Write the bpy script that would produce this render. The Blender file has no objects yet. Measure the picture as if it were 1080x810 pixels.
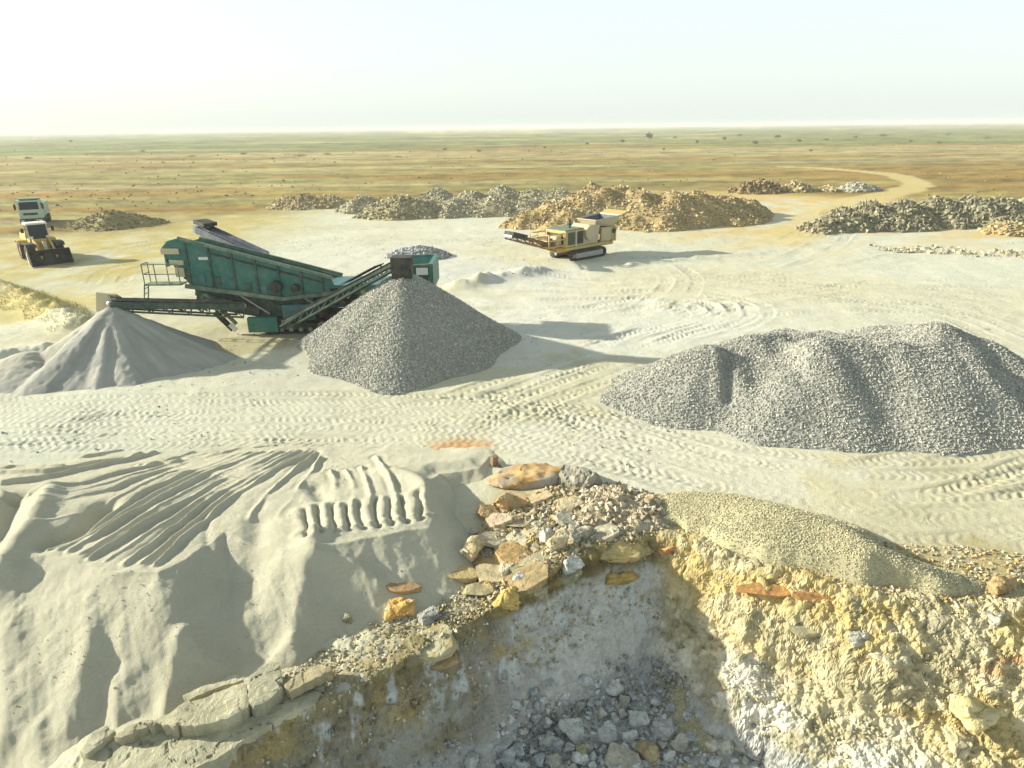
import bpy, bmesh, math, random
import numpy as np
from mathutils import Vector, Matrix

random.seed(7); RNG = np.random.default_rng(7)
SC = bpy.context.scene
COL = SC.collection
R = math.radians

# ------------------------------------------------------------------ camera geometry
CAM_H = 11.0; PITCH = R(20.62); ROLL = R(0.70); FPX = 720.0
def ray(px, py):
    u = (px - 540) / FPX; v = -(py - 405) / FPX
    c, s = math.cos(ROLL), math.sin(ROLL)
    u, v = u * c + v * s, -u * s + v * c
    return (u, math.cos(PITCH) + v * math.sin(PITCH), -math.sin(PITCH) + v * math.cos(PITCH))
def P(px, py, z=0.0):
    d = ray(px, py); t = (z - CAM_H) / d[2]
    return (d[0] * t, d[1] * t, z)
def PY(px, py, Y):
    d = ray(px, py); t = Y / d[1]
    return (d[0] * t, Y, CAM_H + d[2] * t)

# ------------------------------------------------------------------ noise (numpy)
def _h(ix, iy, iz, seed):
    n = (ix.astype(np.int64) * 374761393 + iy.astype(np.int64) * 668265263 + iz.astype(np.int64) * 2147483647 + seed * 974711) & 0xFFFFFFFF
    n = ((n ^ (n >> 13)) * 1274126177) & 0xFFFFFFFF
    n = ((n ^ (n >> 16)) * 2246822519) & 0xFFFFFFFF
    n = n ^ (n >> 15)
    return (n & 0xFFFFFF) / float(0xFFFFFF)
def vn2(x, y, seed=0):
    ix = np.floor(x); iy = np.floor(y); fx = x - ix; fy = y - iy
    fx = fx * fx * fx * (fx * (fx * 6 - 15) + 10); fy = fy * fy * fy * (fy * (fy * 6 - 15) + 10)
    z = np.zeros(1, dtype=np.int64)
    ix = ix.astype(np.int64); iy = iy.astype(np.int64)
    a = _h(ix, iy, z, seed); b = _h(ix + 1, iy, z, seed); c = _h(ix, iy + 1, z, seed); d = _h(ix + 1, iy + 1, z, seed)
    return (a + (b - a) * fx) * (1 - fy) + (c + (d - c) * fx) * fy
def fbm2(x, y, octv=4, seed=0, gain=0.5):
    s = 0; a = 1; n = 0
    for i in range(octv):
        s = s + a * (vn2(x, y, seed + i * 17) * 2 - 1); n += a; a *= gain
        x, y = x * 1.62 + y * 1.18 + 13.1, y * 1.62 - x * 1.18 + 7.7
    return s / n
def vn3(x, y, z, seed=0):
    ix = np.floor(x); iy = np.floor(y); iz = np.floor(z); fx = x - ix; fy = y - iy; fz = z - iz
    fx = fx * fx * (3 - 2 * fx); fy = fy * fy * (3 - 2 * fy); fz = fz * fz * (3 - 2 * fz)
    ix = ix.astype(np.int64); iy = iy.astype(np.int64); iz = iz.astype(np.int64)
    r = 0
    for dx in (0, 1):
        for dy in (0, 1):
            for dz in (0, 1):
                w = (fx if dx else 1 - fx) * (fy if dy else 1 - fy) * (fz if dz else 1 - fz)
                r = r + w * _h(ix + dx, iy + dy, iz + dz, seed)
    return r
def fbm3(x, y, z, octv=3, seed=0):
    s = 0; a = 1; n = 0
    for i in range(octv):
        s = s + a * (vn3(x, y, z, seed + 31 * i) * 2 - 1); n += a; a *= 0.5
        x = x * 2.03 + 5.1; y = y * 2.03 + 1.7; z = z * 2.03 + 9.2
    return s / n
def worley3(x, y, z, seed=0):
    ix = np.floor(x); iy = np.floor(y); iz = np.floor(z)
    f1 = np.full(x.shape, 9.0); f2 = np.full(x.shape, 9.0); cid = np.zeros(x.shape)
    for dx in (-1, 0, 1):
        for dy in (-1, 0, 1):
            for dz in (-1, 0, 1):
                cx = ix + dx; cy = iy + dy; cz = iz + dz
                px = cx + _h(cx, cy, cz, seed + 1); py = cy + _h(cx, cy, cz, seed + 2); pz = cz + _h(cx, cy, cz, seed + 3)
                d = np.sqrt((x - px) ** 2 + (y - py) ** 2 + (z - pz) ** 2)
                near = d < f1
                f2 = np.where(near, f1, np.minimum(f2, d)); f1 = np.where(near, d, f1)
                cid = np.where(near, _h(cx, cy, cz, seed + 4), cid)
    return f1, f2, cid
def sstep(a, b, x):
    t = np.clip((x - a) / (b - a), 0, 1); return t * t * (3 - 2 * t)
def lerp(a, b, t): return a + (b - a) * t

# ------------------------------------------------------------------ polylines
def seg_dist(x, y, pts, vals=None, closed=False):
    """distance to a polyline and the value interpolated along it"""
    best = np.full(x.shape, 1e9); bv = np.zeros(x.shape)
    n = len(pts)
    for i in range(n if closed else n - 1):
        ax, ay = pts[i][:2]; bx, by = pts[(i + 1) % n][:2]
        dx, dy = bx - ax, by - ay; L = dx * dx + dy * dy + 1e-9
        t = np.clip(((x - ax) * dx + (y - ay) * dy) / L, 0, 1)
        d = np.hypot(x - ax - t * dx, y - ay - t * dy)
        m = d < best
        best = np.where(m, d, best)
        if vals is not None:
            bv = np.where(m, vals[i] + (vals[(i + 1) % n] - vals[i]) * t, bv)
    return best, bv
def inside(x, y, poly):
    r = np.zeros(x.shape, bool); n = len(poly)
    for i in range(n):
        ax, ay = poly[i][:2]; bx, by = poly[(i + 1) % n][:2]
        if ay == by: continue
        c = ((ay > y) != (by > y)) & (x < (bx - ax) * (y - ay) / (by - ay) + ax)
        r ^= c
    return r
def smooth_line(pts, n=6):
    """Catmull-Rom through the points"""
    out = []
    p = [np.array(q, float) for q in pts]; p = [2 * p[0] - p[1]] + p + [2 * p[-1] - p[-2]]
    for i in range(1, len(p) - 2):
        for k in range(n):
            t = k / n
            out.append(0.5 * ((2 * p[i]) + (-p[i-1] + p[i+1]) * t + (2*p[i-1] - 5*p[i] + 4*p[i+1] - p[i+2]) * t*t + (-p[i-1] + 3*p[i] - 3*p[i+1] + p[i+2]) * t**3))
    out.append(p[-2]); return [tuple(q) for q in out]
def tps_fit(pts):
    X = np.array([[p[0], p[1]] for p in pts]); Z = np.array([p[2] for p in pts]); n = len(X)
    d = np.hypot(X[:, None, 0] - X[None, :, 0], X[:, None, 1] - X[None, :, 1])
    K = d + np.eye(n) * 0.02            # biharmonic r kernel: no overshoot
    A = np.zeros((n + 1, n + 1)); A[:n, :n] = K; A[:n, n] = 1; A[n, :n] = 1
    s = np.linalg.solve(A, np.append(Z, 0)); return X, s
def tps_eval(f, x, y):
    X, s = f; r = np.full(x.shape, s[-1])
    for i in range(len(X)): r = r + s[i] * np.hypot(x - X[i, 0], y - X[i, 1])
    return r

# ------------------------------------------------------------------ materials
def new_mat(name):
    m = bpy.data.materials.new(name); m.use_nodes = True
    nt = m.node_tree; b = nt.nodes['Principled BSDF']; return m, nt, b
def N(nt, t, **k):
    n = nt.nodes.new(t)
    for a, v in k.items(): setattr(n, a, v)
    return n
def granular(name, scales=((9, .35), (45, .5)), bump=0.03, var=0.25, rough=0.95, mottled=0.0):
    """vertex colour (the soil's or stone's own colour) x fine noise, with a bump of grains"""
    m, nt, b = new_mat(name); L = nt.links.new
    at = N(nt, 'ShaderNodeAttribute'); at.attribute_name = 'Col'
    geo = N(nt, 'ShaderNodeNewGeometry')
    acc = None
    for s, w in scales:
        nz = N(nt, 'ShaderNodeTexNoise'); nz.inputs['Scale'].default_value = s; nz.inputs['Detail'].default_value = 6; nz.inputs['Roughness'].default_value = .65
        L(geo.outputs['Position'], nz.inputs['Vector'])
        mm = N(nt, 'ShaderNodeMath', operation='MULTIPLY'); mm.inputs[1].default_value = w; L(nz.outputs[0], mm.inputs[0])
        if acc is None: acc = mm
        else:
            ad = N(nt, 'ShaderNodeMath', operation='ADD'); L(acc.outputs[0], ad.inputs[0]); L(mm.outputs[0], ad.inputs[1]); acc = ad
    tot = sum(w for _, w in scales)
    mr = N(nt, 'ShaderNodeMapRange'); mr.inputs[1].default_value = tot * .3; mr.inputs[2].default_value = tot * .7
    mr.inputs[3].default_value = 1 - var; mr.inputs[4].default_value = 1 + var; L(acc.outputs[0], mr.inputs[0])
    mx = N(nt, 'ShaderNodeVectorMath', operation='SCALE'); L(at.outputs['Color'], mx.inputs[0]); L(mr.outputs[0], mx.inputs['Scale'])
    L(mx.outputs[0], b.inputs['Base Color'])
    bp = N(nt, 'ShaderNodeBump'); bp.inputs['Strength'].default_value = 1; bp.inputs['Distance'].default_value = bump
    L(acc.outputs[0], bp.inputs['Height']); L(bp.outputs[0], b.inputs['Normal'])
    b.inputs['Roughness'].default_value = rough; b.inputs['Specular IOR Level'].default_value = 0.2
    return m
def paint(name, col, rough=0.5, metal=0.0, dust=0.35, dust_col=(.45, .41, .32), scale=2.2, spec=.4):
    m, nt, b = new_mat(name); L = nt.links.new
    geo = N(nt, 'ShaderNodeNewGeometry')
    n1 = N(nt, 'ShaderNodeTexNoise'); n1.inputs['Scale'].default_value = scale; n1.inputs['Detail'].default_value = 8; n1.inputs['Roughness'].default_value = .7
    L(geo.outputs['Position'], n1.inputs['Vector'])
    mr = N(nt, 'ShaderNodeMapRange'); mr.inputs[1].default_value = .42; mr.inputs[2].default_value = .75; mr.inputs[3].default_value = dust * .25; mr.inputs[4].default_value = min(1, dust * 1.6)
    L(n1.outputs[0], mr.inputs[0])
    mx = N(nt, 'ShaderNodeMix', data_type='RGBA'); mx.inputs[6].default_value = (*col, 1); mx.inputs[7].default_value = (*dust_col, 1)
    L(mr.outputs[0], mx.inputs[0]); L(mx.outputs[2], b.inputs['Base Color'])
    n2 = N(nt, 'ShaderNodeMapRange'); n2.inputs[3].default_value = rough; n2.inputs[4].default_value = .9; L(mr.outputs[0], n2.inputs[0]); L(n2.outputs[0], b.inputs['Roughness'])
    b.inputs['Metallic'].default_value = metal; b.inputs['Specular IOR Level'].default_value = spec
    return m
M_ground = granular('quarry_ground', ((1.2, .5), (5, .5), (18, .6), (60, .45)), 0.05, .2)
M_sand = granular('dumped_sand', ((2.2, .35), (11, .5), (42, .6), (120, .5)), 0.06, .2)
M_fine = granular('crushed_fines', ((5, .3), (40, .7), (120, .7)), 0.02, .14)
M_stone = granular('broken_stone', ((5, .6), (25, .5)), 0.02, .22)
M_rock = granular('bedrock', ((2.6, .6), (11, .6), (40, .5)), 0.05, .26)
M_green = paint('green_machine_paint', (.008, .135, .108), .42, dust=.14)
M_pgreen = paint('dusty_green_steel', (.05, .12, .075), .6, dust=.42)
M_dgreen = paint('dark_green_steel', (.012, .05, .035), .6, dust=.2)
M_bluegreen = paint('blue_green_panel', (.02, .13, .14), .45, dust=.2)
M_black = paint('black_rubber', (.015, .016, .016), .8, dust=.14)
M_belt = paint('worn_conveyor_belt', (.035, .04, .045), .75, dust=.35)
M_steel = paint('bare_steel', (.36, .36, .36), .4, .6, dust=.4)
M_white = paint('white_paint', (.72, .74, .70), .5, dust=.3)
M_cream = paint('cream_paint', (.50, .43, .27), .5, dust=.4)
M_yellow = paint('yellow_machine_paint', (.50, .34, .09), .5, dust=.35)
M_loader = paint('yellow_loader_paint', (.50, .33, .06), .45, dust=.25)
M_rust = paint('rusty_steel', (.16, .075, .03), .8, dust=.3)
M_navy = paint('dark_blue_steel', (.02, .035, .07), .5, dust=.15)
M_glass = paint('dark_cab_glass', (.008, .014, .015), .2, dust=.04, spec=.25)
M_wgreen = paint('pale_green_white_paint', (.42, .54, .44), .45, dust=.15)
M_lamp = paint('lamp_glass', (.7, .7, .66), .15, dust=.05)
M_orange = paint('orange_beacon', (.6, .2, .03), .4, dust=.1)

# ------------------------------------------------------------------ object helpers
def link(o, parent=None):
    COL.objects.link(o)
    if parent is not None: o.parent = parent
    return o
def tag(o, label=None, cat=None, group=None, kind=None):
    if label: o['label'] = label
    if cat: o['category'] = cat
    if group: o['group'] = group
    if kind: o['kind'] = kind
    return o
def thing(name, loc, label, cat, rz=0, group=None):
    o = bpy.data.objects.new(name, None); o.empty_display_size = .5; o.location = loc; o.rotation_euler = (0, 0, rz)
    link(o); return tag(o, label, cat, group)
def np_mesh(name, verts, faces, mats, cols=None, mat_idx=None, smooth=False, parent=None):
    """faces: list of int arrays (n,3) or (n,4)"""
    me = bpy.data.meshes.new(name)
    verts = np.asarray(verts, np.float32); me.vertices.add(len(verts)); me.vertices.foreach_set('co', verts.ravel())
    fl = [np.asarray(f, np.int32) for f in faces if len(f)]
    loops = np.concatenate([f.ravel() for f in fl]); sizes = np.concatenate([np.full(len(f), f.shape[1], np.int32) for f in fl])
    me.loops.add(len(loops)); me.loops.foreach_set('vertex_index', loops)
    me.polygons.add(len(sizes)); starts = np.concatenate([[0], np.cumsum(sizes)[:-1]]).astype(np.int32)
    me.polygons.foreach_set('loop_start', starts)
    try: me.polygons.foreach_set('loop_total', sizes)
    except Exception: pass
    for m in (mats if isinstance(mats, (list, tuple)) else [mats]): me.materials.append(m)
    if mat_idx is not None: me.polygons.foreach_set('material_index', np.concatenate(mat_idx).astype(np.int32))
    sm = np.concatenate([np.full(len(f), bool(s)) for f, s in zip(fl, smooth)]) if isinstance(smooth, (list, tuple)) else np.full(len(sizes), bool(smooth))
    me.polygons.foreach_set('use_smooth', sm)
    me.update(calc_edges=True); me.validate()
    if cols is not None:
        a = me.color_attributes.new('Col', 'FLOAT_COLOR', 'POINT')
        c = np.ones((len(verts), 4), np.float32); c[:, :3] = cols; a.data.foreach_set('color', c.ravel())
    return link(bpy.data.objects.new(name, me), parent)

# library of angular stones (convex hulls)
def hull(npts, seed, flat=1.0):
    rr = random.Random(seed); bm = bmesh.new()
    for _ in range(npts):
        v = Vector((rr.gauss(0, 1), rr.gauss(0, 1), rr.gauss(0, 1))).normalized()
        q = rr.uniform(.8, 1.0); v = Vector((max(-.72, min(.72, v.x)) * 1.15, max(-.72, min(.72, v.y)) * 1.15, max(-.7, min(.7, v.z)) * 1.1 * flat)) * q
        bm.verts.new(v)
    g = bmesh.ops.convex_hull(bm, input=bm.verts)
    bmesh.ops.delete(bm, geom=[v for v in bm.verts if not v.link_faces], context='VERTS')
    bmesh.ops.triangulate(bm, faces=bm.faces)
    bmesh.ops.recalc_face_normals(bm, faces=bm.faces)
    bm.verts.index_update()
    v = np.array([w.co[:] for w in bm.verts]); f = np.array([[w.index for w in q.verts] for q in bm.faces]); bm.free()
    return v, f
LIB8 = [hull(9, s) for s in range(10)]
LIB14 = [hull(15, s + 50) for s in range(10)]
def rand_rot(n, rng, tilt=1.0):
    a = rng.uniform(0, 2 * np.pi, n); b = rng.uniform(-np.pi, np.pi, n) * tilt; c = rng.uniform(-np.pi, np.pi, n) * tilt
    ca, sa, cb, sb, cc, s_c = np.cos(a), np.sin(a), np.cos(b), np.sin(b), np.cos(c), np.sin(c)
    Z = np.zeros(n); O = np.ones(n)
    Rz = np.stack([ca, -sa, Z, sa, ca, Z, Z, Z, O], 1).reshape(n, 3, 3)
    Rx = np.stack([O, Z, Z, Z, cb, -sb, Z, sb, cb], 1).reshape(n, 3, 3)
    Ry = np.stack([cc, Z, s_c, Z, O, Z, -s_c, Z, cc], 1).reshape(n, 3, 3)
    return Rz @ Rx @ Ry
def stones(pos, size, pal, rng, lib=LIB8, flat=.75, tilt=1.0, jitter=.14):
    """one batch of stones: verts, tri faces, colours"""
    pos = np.asarray(pos); n = len(pos); size = np.broadcast_to(size, (n,))
    kind = rng.integers(0, len(lib), n); pal = np.asarray(pal)
    colr = pal[rng.integers(0, len(pal), n)] * (1 + rng.normal(0, jitter, (n, 1)))
    V, Fc, C = [], [], []; off = 0
    for k in range(len(lib)):
        idx = np.nonzero(kind == k)[0]
        if not len(idx): continue
        v, f = lib[k]; m = len(idx)
        sc = size[idx, None] * .5 * np.stack([rng.uniform(.8, 1.25, m), rng.uniform(.7, 1.1, m), rng.uniform(.6, 1.0, m) * flat / .75], 1)
        w = v[None] * sc[:, None, :]
        w = np.einsum('nij,nkj->nki', rand_rot(m, rng, tilt), w) + pos[idx][:, None, :]
        V.append(w.reshape(-1, 3)); Fc.append((f[None] + (np.arange(m) * len(v))[:, None, None] + off).reshape(-1, 3))
        C.append(np.repeat(colr[idx], len(v), 0)); off += m * len(v)
    return np.concatenate(V), np.concatenate(Fc), np.clip(np.concatenate(C), .01, .9)

class MB:
    """collects solid shapes for one mesh part"""
    def __init__(s): s.v = []; s.f = []
    def add(s, v, f):
        o = len(s.v); s.v += [tuple(q) for q in v]; s.f += [tuple(i + o for i in q) for q in f]; return s
    def box(s, x0, x1, y0, y1, z0, z1):
        v = [(x, y, z) for z in (z0, z1) for y in (y0, y1) for x in (x0, x1)]
        return s.add(v, [(0, 2, 3, 1), (4, 5, 7, 6), (0, 1, 5, 4), (2, 6, 7, 3), (0, 4, 6, 2), (1, 3, 7, 5)])
    def prism(s, prof, y0, y1):
        """polygon in XZ extruded along Y"""
        n = len(prof); v = [(x, y0, z) for x, z in prof] + [(x, y1, z) for x, z in prof]
        return s.add(v, [tuple(range(n)), tuple(range(2 * n - 1, n - 1, -1))] + [((i + 1) % n, i, i + n, (i + 1) % n + n) for i in range(n)])
    def prismx(s, prof, x0, x1):
        n = len(prof); v = [(x0, y, z) for y, z in prof] + [(x1, y, z) for y, z in prof]
        return s.add(v, [tuple(range(n)), tuple(range(2 * n - 1, n - 1, -1))] + [((i + 1) % n, i, i + n, (i + 1) % n + n) for i in range(n)])
    def beam(s, a, b, w, h=None):
        a = Vector(a); b = Vector(b); h = w if h is None else h
        d = (b - a).normalized(); up = Vector((0, 0, 1)) if abs(d.z) < .95 else Vector((0, 1, 0))
        sx = d.cross(up).normalized(); sz = sx.cross(d)
        v = [q + sx * (i * w / 2) + sz * (j * h / 2) for q in (a, b) for i, j in ((-1, -1), (1, -1), (1, 1), (-1, 1))]
        return s.add(v, [(0, 3, 2, 1), (4, 5, 6, 7)] + [(i, (i + 1) % 4, (i + 1) % 4 + 4, i + 4) for i in range(4)])
    def cyl(s, a, b, r, n=12, r2=None):
        a = Vector(a); b = Vector(b); d = (b - a).normalized(); r2 = r if r2 is None else r2
        up = Vector((0, 0, 1)) if abs(d.z) < .9 else Vector((1, 0, 0))
        x = d.cross(up).normalized(); y = d.cross(x)
        v = [q + (x * math.cos(2 * math.pi * i / n) + y * math.sin(2 * math.pi * i / n)) * rr for q, rr in ((a, r), (b, r2)) for i in range(n)]
        return s.add(v, [tuple(range(n)), tuple(range(2 * n - 1, n - 1, -1))] + [((i + 1) % n, i, i + n, (i + 1) % n + n) for i in range(n)])
    def tyre(s, c, r, w, n=28, hole=.55):
        """lathe about Y at centre c: rounded tyre with lugs"""
        prof = [(hole * r, -w * .42), (r * .86, -w * .5), (r * .97, -w * .40), (r, -w * .2), (r, w * .2), (r * .97, w * .40), (r * .86, w * .5), (hole * r, w * .42)]
        v = []; f = []; k = len(prof)
        for i in range(n):
            a = 2 * math.pi * i / n
            for j, (rr, yy) in enumerate(prof):
                q = rr * (1.0 if (i % 2 or j < 2 or j > 5) else .955)
                v.append((c[0] + q * math.cos(a), c[1] + yy, c[2] + q * math.sin(a)))
        for i in range(n):
            for j in range(k):
                a = i * k + j; b = i * k + (j + 1) % k; c2 = ((i + 1) % n) * k + (j + 1) % k; d = ((i + 1) % n) * k + j
                f.append((a, d, c2, b))
        return s.add(v, f)
    def track(s, x0, x1, y0, y1, z0, z1, lug=.05, n=40):
        """crawler belt: stadium ring with grouser lugs, axis along Y"""
        r = (z1 - z0) / 2; zc = (z0 + z1) / 2; L = (x1 - x0) - 2 * r; per = 2 * L + 2 * math.pi * r
        def at(t, rr):
            t = t % per
            if t < L: return (x0 + r + t, zc + rr)
            t -= L
            if t < math.pi * r: a = math.pi / 2 - t / r; return (x1 - r + rr * math.cos(a), zc + rr * math.sin(a))
            t -= math.pi * r
            if t < L: return (x1 - r - t, zc - rr)
            t -= L; a = -math.pi / 2 - t / r; return (x0 + r + rr * math.cos(a), zc + rr * math.sin(a))
        m = n * 2; v = []; f = []
        for i in range(m):
            o = at(per * i / m, r - (0 if i % 2 else lug)); q = at(per * i / m, r - .14)
            v += [(o[0], y0, o[1]), (o[0], y1, o[1]), (q[0], y0, q[1]), (q[0], y1, q[1])]
        for i in range(m):
            a = i * 4; b = ((i + 1) % m) * 4
            f += [(a, b, b + 1, a + 1), (a + 2, a + 3, b + 3, b + 2), (a, a + 2, b + 2, b), (a + 1, b + 1, b + 3, a + 3)]
        return s.add(v, f)
    def build(s, name, mat, parent, smooth=False, bevel=0.0):
        me = bpy.data.meshes.new(name); me.from_pydata(s.v, [], s.f); me.materials.append(mat)
        bm = bmesh.new(); bm.from_mesh(me); bmesh.ops.recalc_face_normals(bm, faces=bm.faces)
        if bevel: bmesh.ops.bevel(bm, geom=list(bm.edges), offset=bevel, segments=2, affect='EDGES', profile=.6)
        bm.to_mesh(me); bm.free()
        if smooth: me.shade_smooth()
        return link(bpy.data.objects.new(name, me), parent)
HAZE = 0.00038; EXPO = 1.05
# ------------------------------------------------------------------ the quarry floor, pit and sand heap as height functions
BASE = tps_fit([P(*p) for p in [(80,800,-1.45),(230,735,-1.35),(310,700,-1.2),(400,650,-1.0),(455,610,-.85),(500,575,-.6),(540,525,-.2),(520,492,-.02),
    (620,530,-.02),(700,535,-.05),(800,592,-.15),(900,612,-.22),(1000,620,-.3),(1080,600,-.25),(600,600,-.35),(660,595,-.3),(-150,830,-2.6),(0,800,-2.3),(40,760,-1.9),(1250,640,-.3),
    (0,480,0),(200,470,0),(400,460,0),(700,480,0),(1080,520,-.05),(1300,540,0),(-200,520,0),(-300,640,-.9),(900,540,0),(60,640,-1.5),(200,640,-1.15),(-60,720,-2.0)]])
RIM_PX = [(-330,1180,-1.6,2.2),(-100,955,-1.5,2.2),(110,862,-1.45,2.2),(235,796,-1.35,2.3),(320,752,-1.2,2.4),(425,698,-1.0,2.3),(490,662,-.85,2.3),(535,632,-.7,2.4),(570,612,-.5,2.3),
          (605,594,-.42,2.1),(630,580,-.38,2.1),(656,571,-.3,2.2),(684,566,-.22,2.3),(708,566,-.17,2.5),(730,571,-.15,2.5),(762,586,-.18,1.9),(805,603,-.2,1.35),(900,622,-.25,.98),(1000,636,-.32,.85),(1085,640,-.3,.85),(1300,650,-.3,.85),(1500,700,-.3,.85)]
RIM = [P(a, b, c) for a, b, c, _ in RIM_PX]; RIM_K = np.array([k for *_, k in RIM_PX]); RIM_SIDE = np.array([sstep(640, 742, a) for a, *_ in RIM_PX])
PIT_POLY = RIM + [(30, -20, 0), (-30, -20, 0)]
CREST_PX = [(-330,640),(-150,612),(-40,592),(48,579),(120,597),(165,598),(200,578),(236,553),(268,562),(300,571),(338,570),(400,560),(452,553),(458,535),(448,508),(462,499),(505,494),(516,480)]
CREST = [P(a, b, .5 if a < 440 else .4 if a < 455 else .1) for a, b in CREST_PX]
SAND_POLY = CREST + [(2, 16, 0), (4, 5, 0), (-40, 5, 0), (-40, CREST[0][1], 0)]

def und(x, y):
    return .07 * fbm2(x * .16, y * .16, 3, 5) * sstep(400, 100, y) + .5 * fbm2(x * .006, y * .006, 3, 9) * sstep(120, 400, y)
TRACKS = []   # (polyline, half gauge, tread half width, depth, lug period)
def trk(px, **k):
    TRACKS.append((smooth_line([P(a, b, 0)[:2] for a, b in px], 8), k))
# tyre prints across the middle of the yard
for i, yy in enumerate((418, 424, 430, 436, 442, 448, 455, 462, 469)):
    trk([(-60, yy + 6 + 2 * math.sin(i)), (150, yy + 1), (330, yy - 2 + 3 * math.sin(i * 2)), (520, yy + 4), (700, yy + 22 + i * 2)], gauge=0, w=.34, dep=.10, lug=.33, lo=.5)
trk([(560,440),(640,470),(800,505),(950,520),(1150,515)], gauge=1.1, w=.32, dep=.09, lug=.36)
trk([(600,425),(680,462),(840,497),(1000,505),(1180,480)], gauge=1.1, w=.3, dep=.08, lug=.36)
trk([(480,420),(600,462),(760,510),(900,540),(1100,560)], gauge=1.1, w=.3, dep=.07, lug=.36)
trk([(1120,440),(1040,478),(950,505),(860,512),(760,498),(640,450)], gauge=1.1, w=.3, dep=.08, lug=.36)
trk([(1180,500),(1060,530),(960,545),(900,530)], gauge=1.1, w=.32, dep=.10, lug=.36)
trk([(1180,560),(1060,570),(980,565),(930,545)], gauge=1.1, w=.32, dep=.08, lug=.36)
trk([(1200,530),(1080,545),(1000,560)], gauge=1.1, w=.32, dep=.08, lug=.36)
# long curves from the screen to the crusher and beyond
trk([(480,430),(560,400),(640,372),(700,350),(740,335),(720,322),(650,318),(560,322)], gauge=1.1, w=.4, dep=.10, lug=.4)
trk([(500,440),(600,402),(690,368),(760,345),(790,328),(760,315),(690,310),(600,312)], gauge=1.1, w=.4, dep=.09, lug=.4)
trk([(540,350),(600,335),(680,328),(780,330),(900,322),(1080,330)], gauge=1.1, w=.4, dep=.09, lug=.4)
trk([(470,320),(560,345),(620,352),(700,340),(800,318),(950,300),(1150,300)], gauge=1.1, w=.4, dep=.08, lug=.4)
trk([(520,300),(640,305),(760,296),(900,282),(1000,262),(1100,258)], gauge=1.1, w=.45, dep=.07, lug=.5)
trk([(660,275),(760,270),(840,252),(880,225),(905,208)], gauge=1.1, w=.45, dep=.07, lug=.5)
trk([(700,300),(800,285),(870,258),(900,226)], gauge=1.1, w=.45, dep=.07, lug=.5)
trk([(560,380),(640,350),(700,320),(720,295),(700,278)], gauge=1.1, w=.4, dep=.08, lug=.4)
trk([(40,290),(90,270),(200,250),(350,240),(520,245)], gauge=1.1, w=.45, dep=.07, lug=.5)
trk([(110,300),(140,280),(260,262),(420,255),(540,258)], gauge=1.1, w=.45, dep=.07, lug=.5)
trk([(300,470),(420,440),(560,425),(700,430),(860,455)], gauge=1.1, w=.32, dep=.08, lug=.34, lo=.4)
trk([(-60,470),(120,452),(300,448),(480,462),(620,492)], gauge=1.1, w=.32, dep=.08, lug=.34, lo=.4)
trk([(-60,420),(60,440),(180,448),(300,436)], gauge=1.1, w=.4, dep=.08, lug=.4)
trk([(540,470),(640,490),(760,512),(860,520)], gauge=0, w=.5, dep=.06, lug=.36)
trk([(620,330),(700,315),(760,320),(770,335),(700,352),(620,372)], gauge=1.1, w=.4, dep=.12, lug=.4)
trk([(560,285),(640,292),(760,290),(900,300),(1100,320)], gauge=1.1, w=.45, dep=.09, lug=.4)
trk([(1100,370),(1000,330),(900,312),(780,300),(700,290)], gauge=1.1, w=.4, dep=.08, lug=.4)
def tracks_h(x, y):
    """grooves with side berms and lug bars pressed into the dust; returns height and a wear mask"""
    h = np.zeros(x.shape); wear = np.zeros(x.shape)
    for pl, k in TRACKS:
        a = np.array(pl); pad = k['gauge'] + 1.4
        m = (x > a[:, 0].min() - pad) & (x < a[:, 0].max() + pad) & (y > a[:, 1].min() - pad) & (y < a[:, 1].max() + pad)
        if not m.any(): continue
        xx, yy = x[m], y[m]
        arc = np.concatenate([[0], np.cumsum(np.hypot(*np.diff(a, axis=0).T))])
        d, s = seg_dist(xx, yy, pl, arc)
        e = np.abs(d - k['gauge']); w = k['w']
        fade = sstep(0, 1.5, s) * sstep(arc[-1], arc[-1] - 1.5, s) * np.clip(.5 + 1.3 * fbm2(xx * .35, yy * .35, 4, 77), k.get('lo', .12), 1.15)
        g = -sstep(w * 1.15, w * .8, e) + .9 * np.exp(-((e - w * 1.45) / (w * .38)) ** 2)
        lug = sstep(w, w * .75, e) * (.5 + .5 * np.sin((s + np.minimum(e, w) * .7 + .22 * fbm2(xx * .8, yy * .8, 2, 78)) / k['lug'] * 2 * np.pi))
        h[m] += fade * k['dep'] * (g + .9 * lug) * .36
        wear[m] = np.maximum(wear[m], sstep(w * 1.5, w, e) * fade)
    return h, wear
def pit_fields(x, y):
    d, i = seg_dist(x, y, RIM, np.arange(len(RIM)))
    ins = inside(x, y, PIT_POLY)
    return np.where(ins, d, -d), i
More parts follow.
